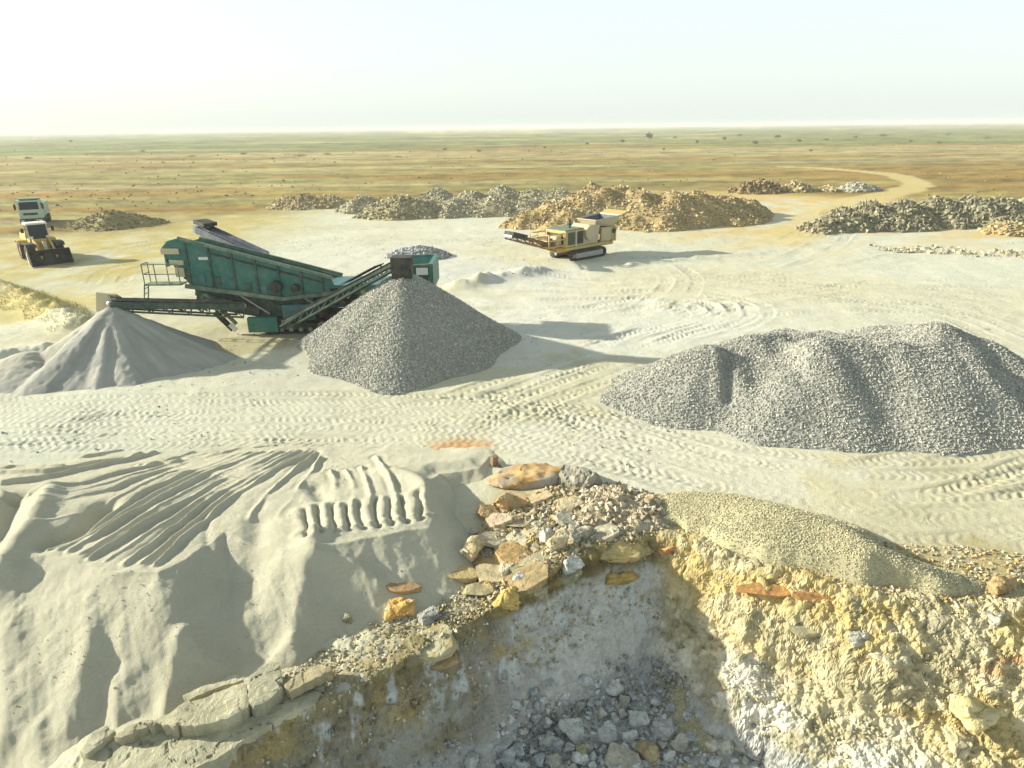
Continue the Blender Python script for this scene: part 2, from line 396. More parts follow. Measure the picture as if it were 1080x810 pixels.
def ground_parts(x, y):
    """height without rock displacement, signed distance into the pit, wall steepness"""
    x = np.asarray(x, float); y = np.asarray(y, float)
    z = und(x, y)
    near = y < 27
    w = sstep(25, 20.5, y[near])
    xn, yn = x[near], y[near]
    z[near] = z[near] * (.4 + .6 * (1 - w)) + tps_eval(BASE, np.clip(xn, -20, 16), yn) * w
    d = np.full(x.shape, -9.0); k = np.full(x.shape, 2.5)
    pm = (y < 21) & (np.abs(x) < 26)
    if pm.any():
        xp, yp = x[pm], y[pm]
        dd, ri = pit_fields(xp, yp); ia = np.arange(len(RIM)); kk = np.interp(ri, ia, RIM_K); side = np.interp(ri, ia, RIM_SIDE)
        dd = dd + .28 * fbm2(xp * .7, yp * .7, 3, 21) + .10 * fbm2(xp * 2.6, yp * 2.6, 2, 22)
        zz = z[pm]
        floor = -3.85 + .08 * (yp - 15.5) + .22 * fbm2(xp * .5, yp * .5, 3, 25)
        soft = side                                     # 1 on the sloping side
        dr = kk * np.maximum(dd, 0)
        wall = zz - dr + soft * (.22 * np.sin(dr * 2.6 + 2 * fbm2(xp * .35, yp * .35, 2, 23))) * sstep(.2, .8, dd)
        t = .25                                         # debris fillet at the foot
        h = np.clip(.5 + .5 * (wall - floor) / t, 0, 1)
        low = floor * (1 - h) + wall * h + t * h * (1 - h)
        z[pm] = np.where(dd > 0, np.minimum(zz, low), zz)
        d[pm] = dd; k[pm] = 2.5 - 1.7 * side
    return z, d, k
def C5(pts, z=.32):   # picked on an enlarged view of the sand heap
    return [P(a / 2.077, 420 + b / 2.077, z)[:2] for a, b in pts]
STRIPES = [C5(p) for p in [
    [(825,112),(852,170),(872,228)], [(793,140),(806,190),(816,232)], [(757,150),(772,190),(778,236)], [(724,150),(733,195),(742,240)],
    [(700,112),(672,170),(640,225),(610,258)], [(690,100),(630,165),(575,222),(545,262)], [(682,98),(590,155),(500,222),(420,292),(342,362)],
    [(650,98),(545,160),(435,240),(335,318),(272,362)], [(612,100),(485,172),(375,242),(255,318),(200,350)], [(570,100),(455,152),(345,222),(232,290),(150,332)],
    [(520,103),(405,152),(300,212),(200,280),(100,326)], [(470,100),(350,145),(250,195),(150,222),(70,235)], [(420,98),(290,142),(180,182),(60,206)],
    [(540,86),(470,100),(400,118),(300,132)], [(330,100),(200,140),(90,170),(0,182)], [(300,108),(200,130),(100,150),(0,150)], [(600,85),(520,92),(450,108)],
    [(260,96),(150,112),(60,110),(-60,100)], [(-100,196),(0,204),(60,214)], [(-120,150),(-20,140),(60,130),(140,135)]]]
RIDGES = [  # (points in the enlarged view with their height, half width, rise)
    (C5([(112,205),(70,280),(0,372)], .25), .40, .24), (C5([(195,500),(150,570),(95,650),(65,720)], -.1), .42, .17), (C5([(400,505),(360,570),(325,655)], -.35), .30, .14),
    (C5([(700,315),(665,380),(632,455),(640,490)], .0), .38, .22), (C5([(650,330),(760,318),(850,300),(940,282)], -.1), .10, .10), (C5([(400,520),(470,545),(560,545),(640,500)], -.5), .26, .10),
    (C5([(700,400),(760,400),(830,420)], -.6), .22, .16), (C5([(250,610),(240,690),(215,745)], -.9), .22, .12),
    (C5([(70,700),(60,760),(70,810)], -1.1), .3, .16), (C5([(840,150),(885,165),(925,185),(930,225)], .4), .30, .20), (C5([(10,470),(-10,560),(-30,640)], -.2), .4, .2)]
GULLIES = [(C5([(225,240),(170,285),(105,312)], .3), .36, -.42), (C5([(30,215),(10,270),(-20,310)], .3), .3, -.35), (C5([(0,125),(80,128),(150,122)], .1), .34, -.22),
           (C5([(575,300),(560,360),(560,430)], -.2), .35, -.14), (C5([(455,290),(462,360)], -.2), .12, -.05), (C5([(235,520),(225,600),(215,680)], -.6), .3, -.12),
           (C5([(690,190),(705,215)], .35), .28, -.16)]
def _mid(a, b, n=9):
    a = smooth_line(a, 6); b = smooth_line(b, 6); r = []
    for i in range(n):
        t = i / (n - 1); p = a[int(t * (len(a) - 1))]; q = b[int(t * (len(b) - 1))]; r.append(((p[0] + q[0]) / 2, (p[1] + q[1]) / 2))
    return r
MIDS = [_mid(a, b) for a, b in zip(STRIPES[6:12], STRIPES[7:13])]
SCALLOPS = [C5([(728 + 31 * i + 3 * math.sin(i * 2.3), 240 - 4 * i + 4 * math.sin(i * 1.7)), (736 + 31 * i, 302 - 5 * i + 3 * math.sin(i * 3.1))], .25) for i in range(-2, 7)]
def sand_h(x, y):
    """the dumped heap: track-marked top, angle-of-repose faces below the crest"""
    x = np.asarray(x, float); y = np.asarray(y, float)
    d, cz = seg_dist(x, y, CREST, [c[2] for c in CREST])
    ins = inside(x, y, SAND_POLY)
    top = lerp(.36, -.12, sstep(17.5, 24.6, y)) * 1.0
    top = lerp(top, .30, sstep(3, 0, d) * sstep(24, 20, y))
    top = top - .3 * sstep(-1.5, 1.2, x) * sstep(16, 19, y)
    top = top + .05 * fbm2(x * .5, y * .5, 3, 31)
    dn = d + .16 * fbm2(x * .8, y * .8, 3, 33)
    stk = fbm2((x * .86 + y * .5) * 2.6, (y * .86 - x * .5) * .35, 4, 47)
    face = np.minimum(top, cz) - (.66 - .10 * sstep(-4.5, -7.5, x)) * np.maximum(dn, 0) + (.05 * stk + .03 * fbm2(x * 2.5, y * 2.5, 4, 48)) * sstep(.1, .8, d) + .10 * fbm2(x * .55, y * .55, 2, 35) * sstep(0, 1, d)
    z = np.where(ins, face, lerp(np.minimum(top, cz), top, sstep(0, .6, d)))
    am = np.clip(.85 + 1.6 * fbm2(x * .55, y * .55, 3, 37), .05, 1.7); wx = x + .13 * fbm2(x * .9, y * .9, 4, 38); wy = y + .13 * fbm2(x * .8, y * .8, 4, 39); br = .05 + .045 * vn2(x * .9, y * .9, 40)
    for pl in STRIPES:
        dd, _ = seg_dist(wx, wy, pl)
        z = z + am * (.085 * np.exp(-(dd / br) ** 2) - .03 * np.exp(-((dd - .18) / .09) ** 2))
    for pl in MIDS:
        dd, _ = seg_dist(wx, wy, pl); z = z + np.clip(am, 0, 1) * .05 * np.exp(-(dd / .055) ** 2)
    for pl, w, a in RIDGES:
        dd, _ = seg_dist(x, y, smooth_line(pl, 4)); z = z + a * np.exp(-np.abs(dd / w) ** 1.8)
    for pl, w, a in GULLIES:
        dd, _ = seg_dist(x, y, pl); z = z + a * np.exp(-(dd / w) ** 2)
    for j, pl in enumerate(SCALLOPS):
        dd, _ = seg_dist(wx, wy, pl); z = z - (.10 + .035 * math.sin(j * 2.7)) * np.exp(-(dd / (.055 + .015 * math.sin(j * 1.9))) ** 2) + .04 * np.exp(-((dd - .2) / .13) ** 2)
    z = z + .03 * fbm2(x * 2.2, y * 2.2, 5, 41)
    pm = (y < 20.5) & (x > -14)
    if pm.any():
        pd, _ = pit_fields(x[pm], y[pm]); z[pm] = z[pm] - 6 * sstep(-.75, .1, pd)
    z = z - .5 * sstep(23.5, 27.5, y) - .3 * sstep(-1.0, 1.0, x) - .6 * sstep(.3, 2, x)
    return z
def surf(x, y):
    z, d, k = ground_parts(x, y)
    m = (x < 2) & (x > -24) & (y < 27.5) & (y > 7)
    if m.any(): z[m] = np.maximum(z[m], sand_h(x[m], y[m]))
    return z
def hit(px, py, tmax=140):
    d = ray(px, py); n = math.sqrt(sum(q * q for q in d))
    t = np.concatenate([np.arange(6, 40, .02), np.arange(40, tmax, .2)]) / n
    x, y, z = d[0] * t, d[1] * t, CAM_H + d[2] * t
    i = np.nonzero(z <= surf(x, y))[0]
    i = i[0] if len(i) else -1
    return Vector((x[i], y[i], z[i])), t[i]      # t = depth along the view axis

# ---- ground sheet: rows follow distance, near ground finest
def build_ground():
    rows = list(np.arange(6.5, 20.0, .024))
    py = 405 + FPX * math.tan(math.atan(CAM_H / 20.0) - PITCH)
    while py > 139.0:
        py -= .75
        a = math.atan((py - 405) / FPX) + PITCH
        if a < .0007: break
        rows.append(CAM_H / math.tan(a))
    rows += [22000.0]
    rows = np.array(rows); u = np.linspace(-1.12, 1.12, 1250)
    half = .75 * (rows * .94 + 3.9)
    X = u[None, :] * half[:, None]; Y = np.repeat(rows[:, None], len(u), 1)
    sh = X.shape; x = X.ravel(); y = Y.ravel()
    z, d, k = ground_parts(x, y)
    mid = (y > 14) & (y < 95)
    wear = np.zeros(x.shape)
    th, wr = tracks_h(x[mid], y[mid]); edge = sstep(.1, .8, -d[mid]); z[mid] += th * edge; wear[mid] = wr * edge
    m2 = (y < 60) & (d < 0)
    z[m2] += .014 * fbm2(x[m2] * 2.6, y[m2] * 2.6, 4, 61) * sstep(60, 30, y[m2])
    m3 = (y > 22) & (y < 110)
    z[m3] += .05 * fbm2(x[m3] * .6, y[m3] * .6, 3, 63) * sstep(22, 30, y[m3])
    # grassy bank at the far left of the yard and a few small spread berms
    for pl, w, a in BERMS:
        m = (y > 30) & (y < 75)
        dd, _ = seg_dist(x[m], y[m], pl); z[m] += a * np.exp(-(dd / w) ** 2) * (1 + .5 * fbm2(x[m] * .9, y[m] * .9, 3, 71))
    Z = z.reshape(sh)
    # rocky relief on the pit walls, along the surface normal
    i = np.nonzero((d > -2.6) & (y < 20))[0]
    gy, gx = np.gradient(Z); gxx = gx / np.gradient(X, axis=1); gyy = (gy - gxx * np.gradient(X, axis=0)) / np.gradient(Y, axis=0)
    nx, ny = -gxx.ravel()[i], -gyy.ravel()[i]; nl = np.sqrt(nx * nx + ny * ny + 1); nx, ny, nz = nx / nl, ny / nl, 1 / nl
    xi, yi, zi, di, ki = x[i], y[i], z[i], d[i], k[i]
    soft = sstep(1.9, 1.0, ki); deep = np.maximum(sstep(-.8, .3, di), .5 * sstep(-2.6, -1.4, di) * (.3 + .7 * (1 - soft)))
    wx = xi + .25 * fbm3(xi * 1.5, yi * 1.5, zi * 1.5, 2, 81); wz = zi + .2 * fbm3(xi * 1.7, yi * 1.7, zi * 1.7, 2, 83)
    f1, f2, cid = worley3(wx * 1.5, yi * 1.5, wz * 2.6, 3)
    g1, g2, cid2 = worley3(wx * 4.2, yi * 4.2, wz * 5.5, 5)
    lay = fbm3(xi * .5, yi * .5, zi * 5, 3, 85)
    vert = fbm3(xi * 3.2, yi * 3.2, zi * .7, 3, 87)
    h1, h2, cid3 = worley3(xi * 9 + .3 * lay, yi * 9, zi * 11, 7)
    crag = (cid - .4) * sstep(.02, .22, f2 - f1) * .26 + (cid2 - .4) * sstep(.02, .25, g2 - g1) * .10
    rg = 1 - np.abs(fbm3(xi * 2.2, yi * 2.2, zi * 2.6, 4, 93)) * 2; disp = soft * (.20 * fbm3(xi * .8, yi * .8, zi * .8, 3, 89) + .40 * crag + .085 * (cid3 - .5) * sstep(.0, .12, h2 - h1) + .10 * rg + .05 * fbm3(xi * 7, yi * 7, zi * 7, 3, 95) + .05 * vert) + (1 - soft) * (.13 * lay * sstep(-2.4, -1.0, zi) + .10 * vert + .6 * crag + .06 * (cid3 - .5) * sstep(.0, .12, h2 - h1) + .10 * fbm3(xi * 1.1, yi * 1.1, zi * 1.1, 3, 91))
    disp *= deep * .95
    flat = sstep(-3.2, -3.5, zi) * sstep(1.5, .5, np.abs(gxx.ravel()[i]) + np.abs(gyy.ravel()[i])); disp *= 1 - .7 * flat
    x = x.copy(); y = y.copy(); x[i] += nx * disp; y[i] += ny * disp; z = Z.ravel(); z[i] += nz * disp
    # ---- the soil's own colours
    dust = np.array([.56, .55, .44]); ochre = np.array([.50, .42, .22]); olive = np.array([.38, .33, .115]); brown = np.array([.40, .255, .06]); green = np.array([.21, .25, .065]); pale = np.array([.52, .43, .20]); grey = np.array([.47, .46, .42])
    n1 = fbm2(x * .05, y * .05, 4, 101)[:, None]; n2 = fbm2(x * .4, y * .4, 4, 103)[:, None]
    c = dust + (ochre - dust) * np.clip(.16 + .55 * n1, 0, 1) + np.array([.05, .05, .045]) * n2
    yb = np.interp(x / np.maximum(y, 1), [-1.1, -.75, -.5, -.35, -.03, .36, .5, .75, 1.1], [70, 74, 84, 100, 118, 125, 110, 92, 80])
    out = sstep(-.10, .08, (y - yb) / yb + .12 * fbm2(x * .03, y * .06, 4, 105))[:, None]
    ly = np.log(np.maximum(y, 1)); stretch = fbm2(x / 90, ly * 16, 4, 107)[:, None]; str2 = fbm2(x / 25, ly * 34, 3, 108)[:, None]
    pl = brown + (olive - brown) * sstep(-.3, .4, stretch + .3 * str2)
    gm = sstep(-.1, .35, .7 * fbm2(x / 200, ly * 9, 4, 109) + 1.0 * sstep(260, 480, y) - .48 + .10 * sstep(0, -.6, x / y))[:, None]
    pl = pl + (green - pl) * gm * .85
    pm = sstep(.18, .45, fbm2(x / 200, ly * 11, 4, 113) + .55 * np.exp(-((y - 300) / 70) ** 2) - .05 + .3 * np.exp(-((y - 150) / 40) ** 2) * sstep(-.35, -.6, x / y))[:, None]
    pl = pl + (pale - pl) * pm * .75
    mot = fbm2(x / np.maximum(y, 60) * 40, ly * 30, 5, 115, .6)[:, None]; pl *= (.66 + .28 * str2 + .38 * mot)
    lo = (sstep(-20, -34, x) * sstep(46, 58, y) * sstep(120, 90, y))[:, None]
    c = c + (np.array([.44, .36, .135]) - c) * lo * np.clip(.85 + n2, 0, 1)
    ro = (sstep(8, 28, x) * sstep(52, 72, y))[:, None]
    c = c + (np.array([.54, .40, .16]) - c) * ro * np.clip(.6 + n2 + n1, 0, 1)
    c = c + (pl - c) * out
    tr, _ = seg_dist(x, y, ROAD); tm = (sstep(3.4, 2.0, tr + fbm2(x * .2, y * .2, 2, 117)) * sstep(60, 75, y))[:, None]
    c = c + (np.array([.55, .44, .20]) - c) * tm * .8
    for px, py_, rx, ry, col, s in PATCHES:
        q = P(px, py_, 0); e = np.hypot((x - q[0]) / rx, (y - q[1]) / ry) + .5 * fbm2(x * .9, y * .9, 3, 121)
        c = c + (np.array(col) - c) * (sstep(1.1, .55, e) * s)[:, None]
    c *= 1 - .08 * wear[:, None]
    # pit
    pi = np.nonzero((d > -1.6) & (Y.ravel() < 20))[0]
    xx, yy, zz, dd, kk = x[pi], y[pi], z[pi], d[pi], k[pi]
    soft = sstep(1.9, 1.0, kk)[:, None]; drp = np.maximum(0, np.maximum(-.45, -.45 - .1 * np.abs(np.minimum(xx, 0)) * 1.5) - zz)[:, None]
    na = fbm3(xx * .8, yy * .8, zz * 1.6, 4, 123)[:, None]; nb = fbm3(xx * 3, yy * 3, zz * 3, 3, 125)[:, None]; nv = fbm3(xx * 3, yy * 3, zz * .5, 3, 127)[:, None]
    tan = np.array([.37, .29, .13]); dbrown = np.array([.17, .13, .05]); wall = np.array([.35, .345, .31]); mauve = np.array([.33, .285, .275]); cream = np.array([.58, .50, .31]); wht = np.array([.68, .64, .53]); yel = np.array([.50, .38, .15]); rust = np.array([.42, .18, .05])
    left = tan + (dbrown - tan) * sstep(-.2, .35, na + .6 * nb)
    left = left + (wall - left) * sstep(.65, 1.6, drp + 1.5 * na + .4 * nb)
    earth = np.array([.30, .255, .15]) + (np.array([.20, .175, .09]) - np.array([.30, .255, .15])) * sstep(-.25, .3, fbm3(xx * .7, yy * .7, zz * 6, 4, 133))[:, None]
    left = left + (earth - left) * sstep(.3, -1.6, xx + .7 * na[:, 0])[:, None] * sstep(-.35, .25, na + .3 * nb + .2) * .8
    left = left + (np.array([.60, .60, .56]) - left) * sstep(-1.2, 1.2, xx + .8 * na[:, 0])[:, None] * sstep(.5, 1.2, drp + .8 * na) * .85
    left = left + (mauve - left) * sstep(.0, .4, nb + na) * sstep(.8, 1.6, drp) * .5
    left = left + (np.array([.62, .66, .66]) - left) * sstep(.16, .42, nv + .3 * nb) * sstep(.4, .9, drp) * sstep(2.6, 1.5, drp) * .75
    right = cream + (yel - cream) * sstep(-.12, .35, na + .5 * nb + .14 * sstep(1.2, .2, drp)) * .8
    right = right + (wht - right) * sstep(.9, 1.9, drp + 1.0 * na - .22 * (xx[:, None] - 4))
    right = right + (rust - right) * sstep(.46, .6, fbm3(xx * .7, yy * .7, zz * 3, 3, 129))[:, None] * .8 * sstep(1.5, .3, drp)
    right = right + (np.array([.36, .32, .19]) - right) * sstep(.0, .4, nb - na) * .75
    fl = sstep(-3.2, -3.5, zz)[:, None]
    pc = left + (right - left) * soft
    pc = pc + (np.array([.43, .43, .41]) - pc) * fl * .85
    m = sstep(-1.5, -.1, dd + .6 * fbm2(xx * .9, yy * .9, 3, 131))[:, None]
    c[pi] = c[pi] + (pc - c[pi]) * m
    r, q = sh; idx = np.arange(r * q).reshape(sh)
    faces = np.stack([idx[:-1, :-1], idx[:-1, 1:], idx[1:, 1:], idx[1:, :-1]], -1).reshape(-1, 4)
    cut = ((d > -.15) & (y < 20))[faces[:, 0]]          # broken rock keeps its sharp facets
    o = np_mesh('ground', np.stack([x, y, z], 1), [faces[~cut], faces[cut]], [M_ground, M_rock], np.clip(c, .02, .8), mat_idx=[np.zeros((~cut).sum(), int), np.ones(cut.sum(), int)], smooth=[True, False])
    tag(o, kind='structure'); return o
BERMS = [([P(*p)[:2] for p in [(-140,285),(-20,303),(40,322),(85,344)]], 1.1, .75), ([P(*p)[:2] for p in [(-80,392),(-10,384),(50,372)]], 1.3, .55), ([P(*p)[:2] for p in [(-80,412),(0,402),(40,392)]], 1.0, .35),
         ([P(*p)[:2] for p in [(488,302),(520,294),(566,287)]], 1.0, .55), ([P(*p)[:2] for p in [(700,318),(770,322),(830,330)]], 1.2, .12), ([P(*p)[:2] for p in [(665,279),(740,271),(800,268)]], .5, .16)]
ROAD = smooth_line([P(*p)[:2] for p in [(780,270),(840,246),(868,226),(910,211),(950,202),(966,194),(945,185),(900,180),(860,177),(830,176)]], 6)
PATCHES = [(650,330,13,11,(.62,.605,.52),.65), (520,350,9,7,(.62,.605,.53),.6), (780,300,14,8,(.58,.51,.33),.5), (700,480,8,4,(.60,.58,.49),.6), (250,440,9,3,(.59,.57,.46),.5), (486,479,1.5,1.4,(.52,.25,.07),.75), (470,283,6,7,(.55,.54,.50),.7), (560,292,5,5,(.60,.58,.52),.6), (40,390,6,4,(.62,.59,.50),.7), (30,322,7,5.5,(.50,.40,.13),.75), (262,362,2.6,2.2,(.36,.30,.15),.7), (420,268,9,10,(.58,.54,.46),.6),
           (560,540,2.4,2.6,(.42,.34,.20),.9), (650,560,1.6,1.5,(.52,.44,.34),.7), (1045,225,8,9,(.46,.33,.13),.6), (630,225,6,14,(.42,.28,.11),.7), (130,232,9,9,(.36,.27,.12),.5), (1030,600,3,1.8,(.42,.34,.15),.8), (230,350,3,4,(.40,.36,.2),.4), (330,390,5,4,(.44,.42,.37),.4)]
GROUND = build_ground()

def grid_heap(name, x0, x1, y0, y1, step, fn, colfn, mat, extra=None, extra_mat=None, sink=.25, smooth=True, gz=None):
    """solid heap as a height field poking out of the ground (+ the stones lying on it)"""
    gx = np.arange(x0, x1 + step, step); gy = np.arange(y0, y1 + step, step)
    X, Y = np.meshgrid(gx, gy); x, y = X.ravel(), Y.ravel(); z = fn(x, y)
    g = ground_parts(x, y)[0] if gz is None else np.full(x.shape, gz)
    up = (z > g - sink).reshape(X.shape)
    idx = np.arange(x.size).reshape(X.shape)
    q = np.stack([idx[:-1, :-1], idx[:-1, 1:], idx[1:, 1:], idx[1:, :-1]], -1).reshape(-1, 4)
    keep = (up[:-1, :-1] & up[:-1, 1:] & up[1:, 1:] & up[1:, :-1]).ravel(); q = q[keep]
    used = np.zeros(x.size, bool); used[q] = True; mp = np.cumsum(used) - 1; q = mp[q]
    V = np.stack([x, y, z], 1)[used]; C = np.clip(colfn(V[:, 0], V[:, 1], V[:, 2]), .02, .8)
    faces = [q]; mats = [mat]; mi = [np.zeros(len(q), int)]; sm = [smooth]
    if extra is not None:
        v, f, c = extra; faces.append(f + len(V)); V = np.concatenate([V, v]); C = np.concatenate([C, c]); mats.append(extra_mat); mi.append(np.ones(len(f), int)); sm.append(False)
    return np_mesh(name, V, faces, mats, C, mi, sm)
def sand_col(x, y, z):
    n = fbm2(x * .5, y * .5, 4, 141)[:, None]; n2 = fbm3(x * 2.2, y * 2.2, z * 2.2, 3, 143)[:, None]
    return np.array([.575, .54, .41]) + np.array([.05, .045, .03]) * n + np.array([.03, .03, .03]) * n2
o = grid_heap('sand_heap', -22, 1.6, 8.0, 27.0, .034, sand_h, sand_col, M_sand)
tag(o, 'large pale sand heap with a ribbed track-marked top and smooth slumped faces above the pit', 'sand heap')
# ------------------------------------------------------------------ stockpiles
def smax(vals, k=4.0):
    m = vals[0]
    for v in vals[1:]: m = np.maximum(m, v)
    return m + np.log(sum(np.exp((v - m) * k) for v in vals)) / k
def cones(apex, slope, k=4.0, nz=.25, nf=.35, seed=1, rnd=.25, skirt=.0):
    """union of cones with the given apexes"""
    def fn(x, y):
        vs = []
        for i, (ax, ay, az) in enumerate(apex):
            r = np.sqrt((x - ax) ** 2 + (y - ay) ** 2 + rnd * rnd) - rnd
            th = np.arctan2(y - ay, x - ax)
            sl = slope * (1 + .10 * np.sin(3 * th + i * 2 + seed) + .06 * np.sin(7 * th + i + seed))
            zz = az - sl * r
            if skirt: zz = np.where(zz < az * .22, az * .22 + (zz - az * .22) * (1 - skirt), zz)
            vs.append(zz)
        z = smax(vs, k) if len(vs) > 1 else vs[0]
        return z + nz * fbm2(x * nf, y * nf, 4, seed * 7 + 300)
    return fn
def plain_col(base, var=.05, f=.6, seed=0):
    b = np.array(base)
    def fn(x, y, z):
        n = fbm3(x * f, y * f, z * f, 4, seed + 400)[:, None]; return b * (1 + 2.2 * var / .25 * n * .5) + 0 * z[:, None]
    return fn
def on_heap(fn, x0, x1, y0, y1, n, rng, lift=0.0, gz=None, front=None):
    P_ = []; tot = 0
    while tot < n:
        x = rng.uniform(x0, x1, n * 2); y = rng.uniform(y0, y1, n * 2); z = fn(x, y)
        g = ground_parts(x, y)[0] if gz is None else gz
        m = z > g + .02
        if not m.any(): break
        q = np.stack([x[m], y[m], z[m] + lift], 1); P_.append(q); tot += len(q)
    return np.concatenate(P_)[:n]
GREYS = [(.36, .355, .31), (.32, .315, .285), (.39, .38, .335), (.29, .288, .26), (.42, .40, .345), (.35, .34, .29)]
def stock(name, label, cat, fn, box, step, n, smin, smax_, pal, base, mat=M_fine, seed=1, lib=LIB8, flat=.75, sink=.25, expo=1.0, gz=None):
    rng = np.random.default_rng(seed)
    pos = on_heap(fn, *box, n, rng, 0.0, gz)
    size = smin + (smax_ - smin) * rng.random(len(pos)) ** expo
    pos[:, 2] += size * .12
    ex = stones(pos, size, pal, rng, lib, flat)
    o = grid_heap(name, *box, step, fn, plain_col(base, seed=seed), mat, ex, M_stone, sink, gz=gz)
    return tag(o, label, cat)
# gravel cone under the right-hand conveyor
GREYS = [tuple(q * 1.14 for q in g) for g in GREYS]
stock('gravel_pile', 'tall cone of coarse grey gravel under the raised conveyor head', 'gravel pile', cones([(-5.5, 34.75, 4.12)], .80, nz=.10, seed=3, rnd=.4, skirt=.08), (-13, 3, 26, 42), .12, 34000, .06, .15, GREYS, (.335, .325, .275), seed=3)
# fine crushed sand cone under the left conveyor, with an older pale shoulder beside it
f1_ = cones([(-20.0, 33.4, 2.8)], .66, nz=.06, seed=5, rnd=.2, skirt=.2)
def fines(x, y):
    z = f1_(x, y)
    th = np.arctan2(y - 33.2, x + 20.0); r = np.hypot(x + 20.0, y - 33.2)
    rid = np.exp(-((th + 1.32) / .10) ** 2) * .28 * sstep(.4, 2.0, r) - np.exp(-((th + 1.62) / .16) ** 2) * .22 * sstep(.4, 2, r) + .10 * np.sin(th * 11) * sstep(.8, 3, r)
    s2 = 1.25 - .45 * np.sqrt((x + 23.6) ** 2 * .8 + (y - 31.6) ** 2 + .2)
    stk = fbm2(th * 9, r * .5, 4, 79) * sstep(.3, 1.5, r)
    return np.maximum(z + rid + .07 * stk, s2) + .06 * fbm2(x * 1.5, y * 1.5, 3, 77) + .035 * fbm2(x * 5, y * 5, 3, 78)
def fines_col(x, y, z):
    n = fbm3(x * .7, y * .7, z * .7, 4, 431)[:, None]
    th = np.arctan2(y - 33.2, x + 20.0)[:, None]
    c = np.array([.36, .35, .31]) + np.array([.05, .045, .04]) * n
    c = c * (1 + .22 * fbm2(th[:, 0] * 12, np.hypot(x + 20, y - 33.2) * .6, 4, 433)[:, None])
    fresh = np.exp(-((th + 1.36 + .05 * n) / .13) ** 2)
    return c + (np.array([.46, .44, .39]) - c) * fresh * .8 + (np.array([.46, .43, .34]) - c) * sstep(-2.0, -2.6, th) * .7
o = grid_heap('fine_sand_pile', -30, -12.5, 27, 40, .085, fines, fines_col, M_fine)
tag(o, 'smooth cone of fine grey crushed sand with pale streak under the left conveyor', 'sand pile')
# the broad gravel stockpile on the right
RP = [PY(748,372,27.6), PY(795,360,28.8), PY(866,364,26.6), PY(905,362,26.8), PY(945,362,26.6), PY(990,342,28.8), PY(830,350,31.4), PY(870,348,32.0), PY(925,344,32.3), PY(965,342,31), PY(1045,366,28.2), PY(1100,398,26.0), PY(1010,374,26.0), PY(815,360,29.5), PY(850,358,29.6), PY(890,357,29.8), PY(930,356,29.8), PY(975,366,26.8), PY(712,392,27.8)]
rp_ = cones([(a, b, c + (0.28 if a < 10.5 else .24 if a < 14 else .02) - (.15 if b > 30 else 0)) for a, b, c in RP], .645, k=3.6, nz=.08, nf=.5, seed=7, rnd=.5, skirt=.15)
def rpile(x, y):
    z = rp_(x, y)
    for (a, b), (c, d), w, am in (((766, 366), (772, 400), .28, -.22), ((754, 364), (758, 398), .22, .10), ((825, 372), (838, 420), .5, -.20), ((1000, 365), (1010, 420), .5, -.15)):
        q0 = PY(a, b, 27.4); q1 = PY(c, d, 25.2); dd, _ = seg_dist(x, y, [q0[:2], q1[:2]]); z = z + am * np.exp(-(dd / w) ** 2)
    return z
stock('gravel_stockpile', 'broad grey gravel stockpile with several dumped lobes and a hollow top', 'gravel stockpile', rpile, (0, 28, 17.5, 40), .11, 62000, .05, .15, [tuple(q * .90 for q in g) for g in GREYS] + [(.34, .33, .28)], (.345, .34, .295), seed=9, expo=1.6)
# low windrow of small grey-brown chippings at the pit edge
WR = [P(655,528,.1), P(700,519,.45), P(760,519,.75), P(815,529,.95), P(870,545,.9), P(925,573,.75), P(975,592,.4), P(1020,606,.0)]
wl = smooth_line(WR, 5)
def windrow(x, y):
    d, cz = seg_dist(x, y, wl, [q[2] for q in wl]); d = np.sqrt(d * d + .04) - .2
    d = d * (1 + .15 * fbm2(x * .7, y * .7, 3, 451))
    sl = np.where(y * 1.0 + x * .0 < np.interp(x, [q[0] for q in wl], [q[1] for q in wl]), .42, .56)
    pd, _ = pit_fields(x, y)
    return cz - .12 - sl * d + .03 * fbm2(x * 1.2, y * 1.2, 3, 453) - 3 * sstep(-.5, .5, pd + .3 * fbm2(x * .9, y * .9, 3, 455))
stock('chippings_heap', 'low grey-brown windrow of small chippings along the pit edge', 'chippings heap', windrow, (1.0, 13.5, 13, 21), .05, 22000, .025, .07, [(.49, .44, .28), (.44, .40, .26), (.53, .48, .32), (.38, .35, .23)], (.48, .435, .27), seed=11, sink=.55)
# ---- spoil and rubble heaps at the back of the yard
TANS = [(.44, .36, .20), (.50, .42, .26), (.36, .28, .14), (.56, .49, .34), (.30, .23, .12)]
ORNG = [(.43, .32, .16), (.48, .39, .22), (.35, .25, .11), (.50, .44, .30), (.29, .21, .11), (.41, .35, .22)]
PALE = [(.42, .385, .27), (.36, .33, .23), (.48, .44, .33), (.30, .27, .18), (.40, .36, .25)]
DARK = [(.24, .225, .15), (.29, .27, .185), (.19, .18, .12), (.34, .31, .22), (.27, .22, .13)]
def spoil(name, label, cat, apex, slope, n, s0, s1, pal, base, seed, step=.3, nz=.35, rnd=.8, lib=LIB8, flat=.75, expo=2.2, k=3.0):
    A = [PY(*a) for a in apex]
    fn = cones(A, slope, k=k, nz=nz, nf=.45, seed=seed, rnd=rnd)
    pad = max(a[2] for a in A) / slope + 2.5
    box = (min(a[0] for a in A) - pad, max(a[0] for a in A) + pad, min(a[1] for a in A) - pad, max(a[1] for a in A) + pad)
    return stock(name, label, cat, fn, box, step, n, s0, s1, pal, base, M_ground, seed, lib, flat, .4, expo)
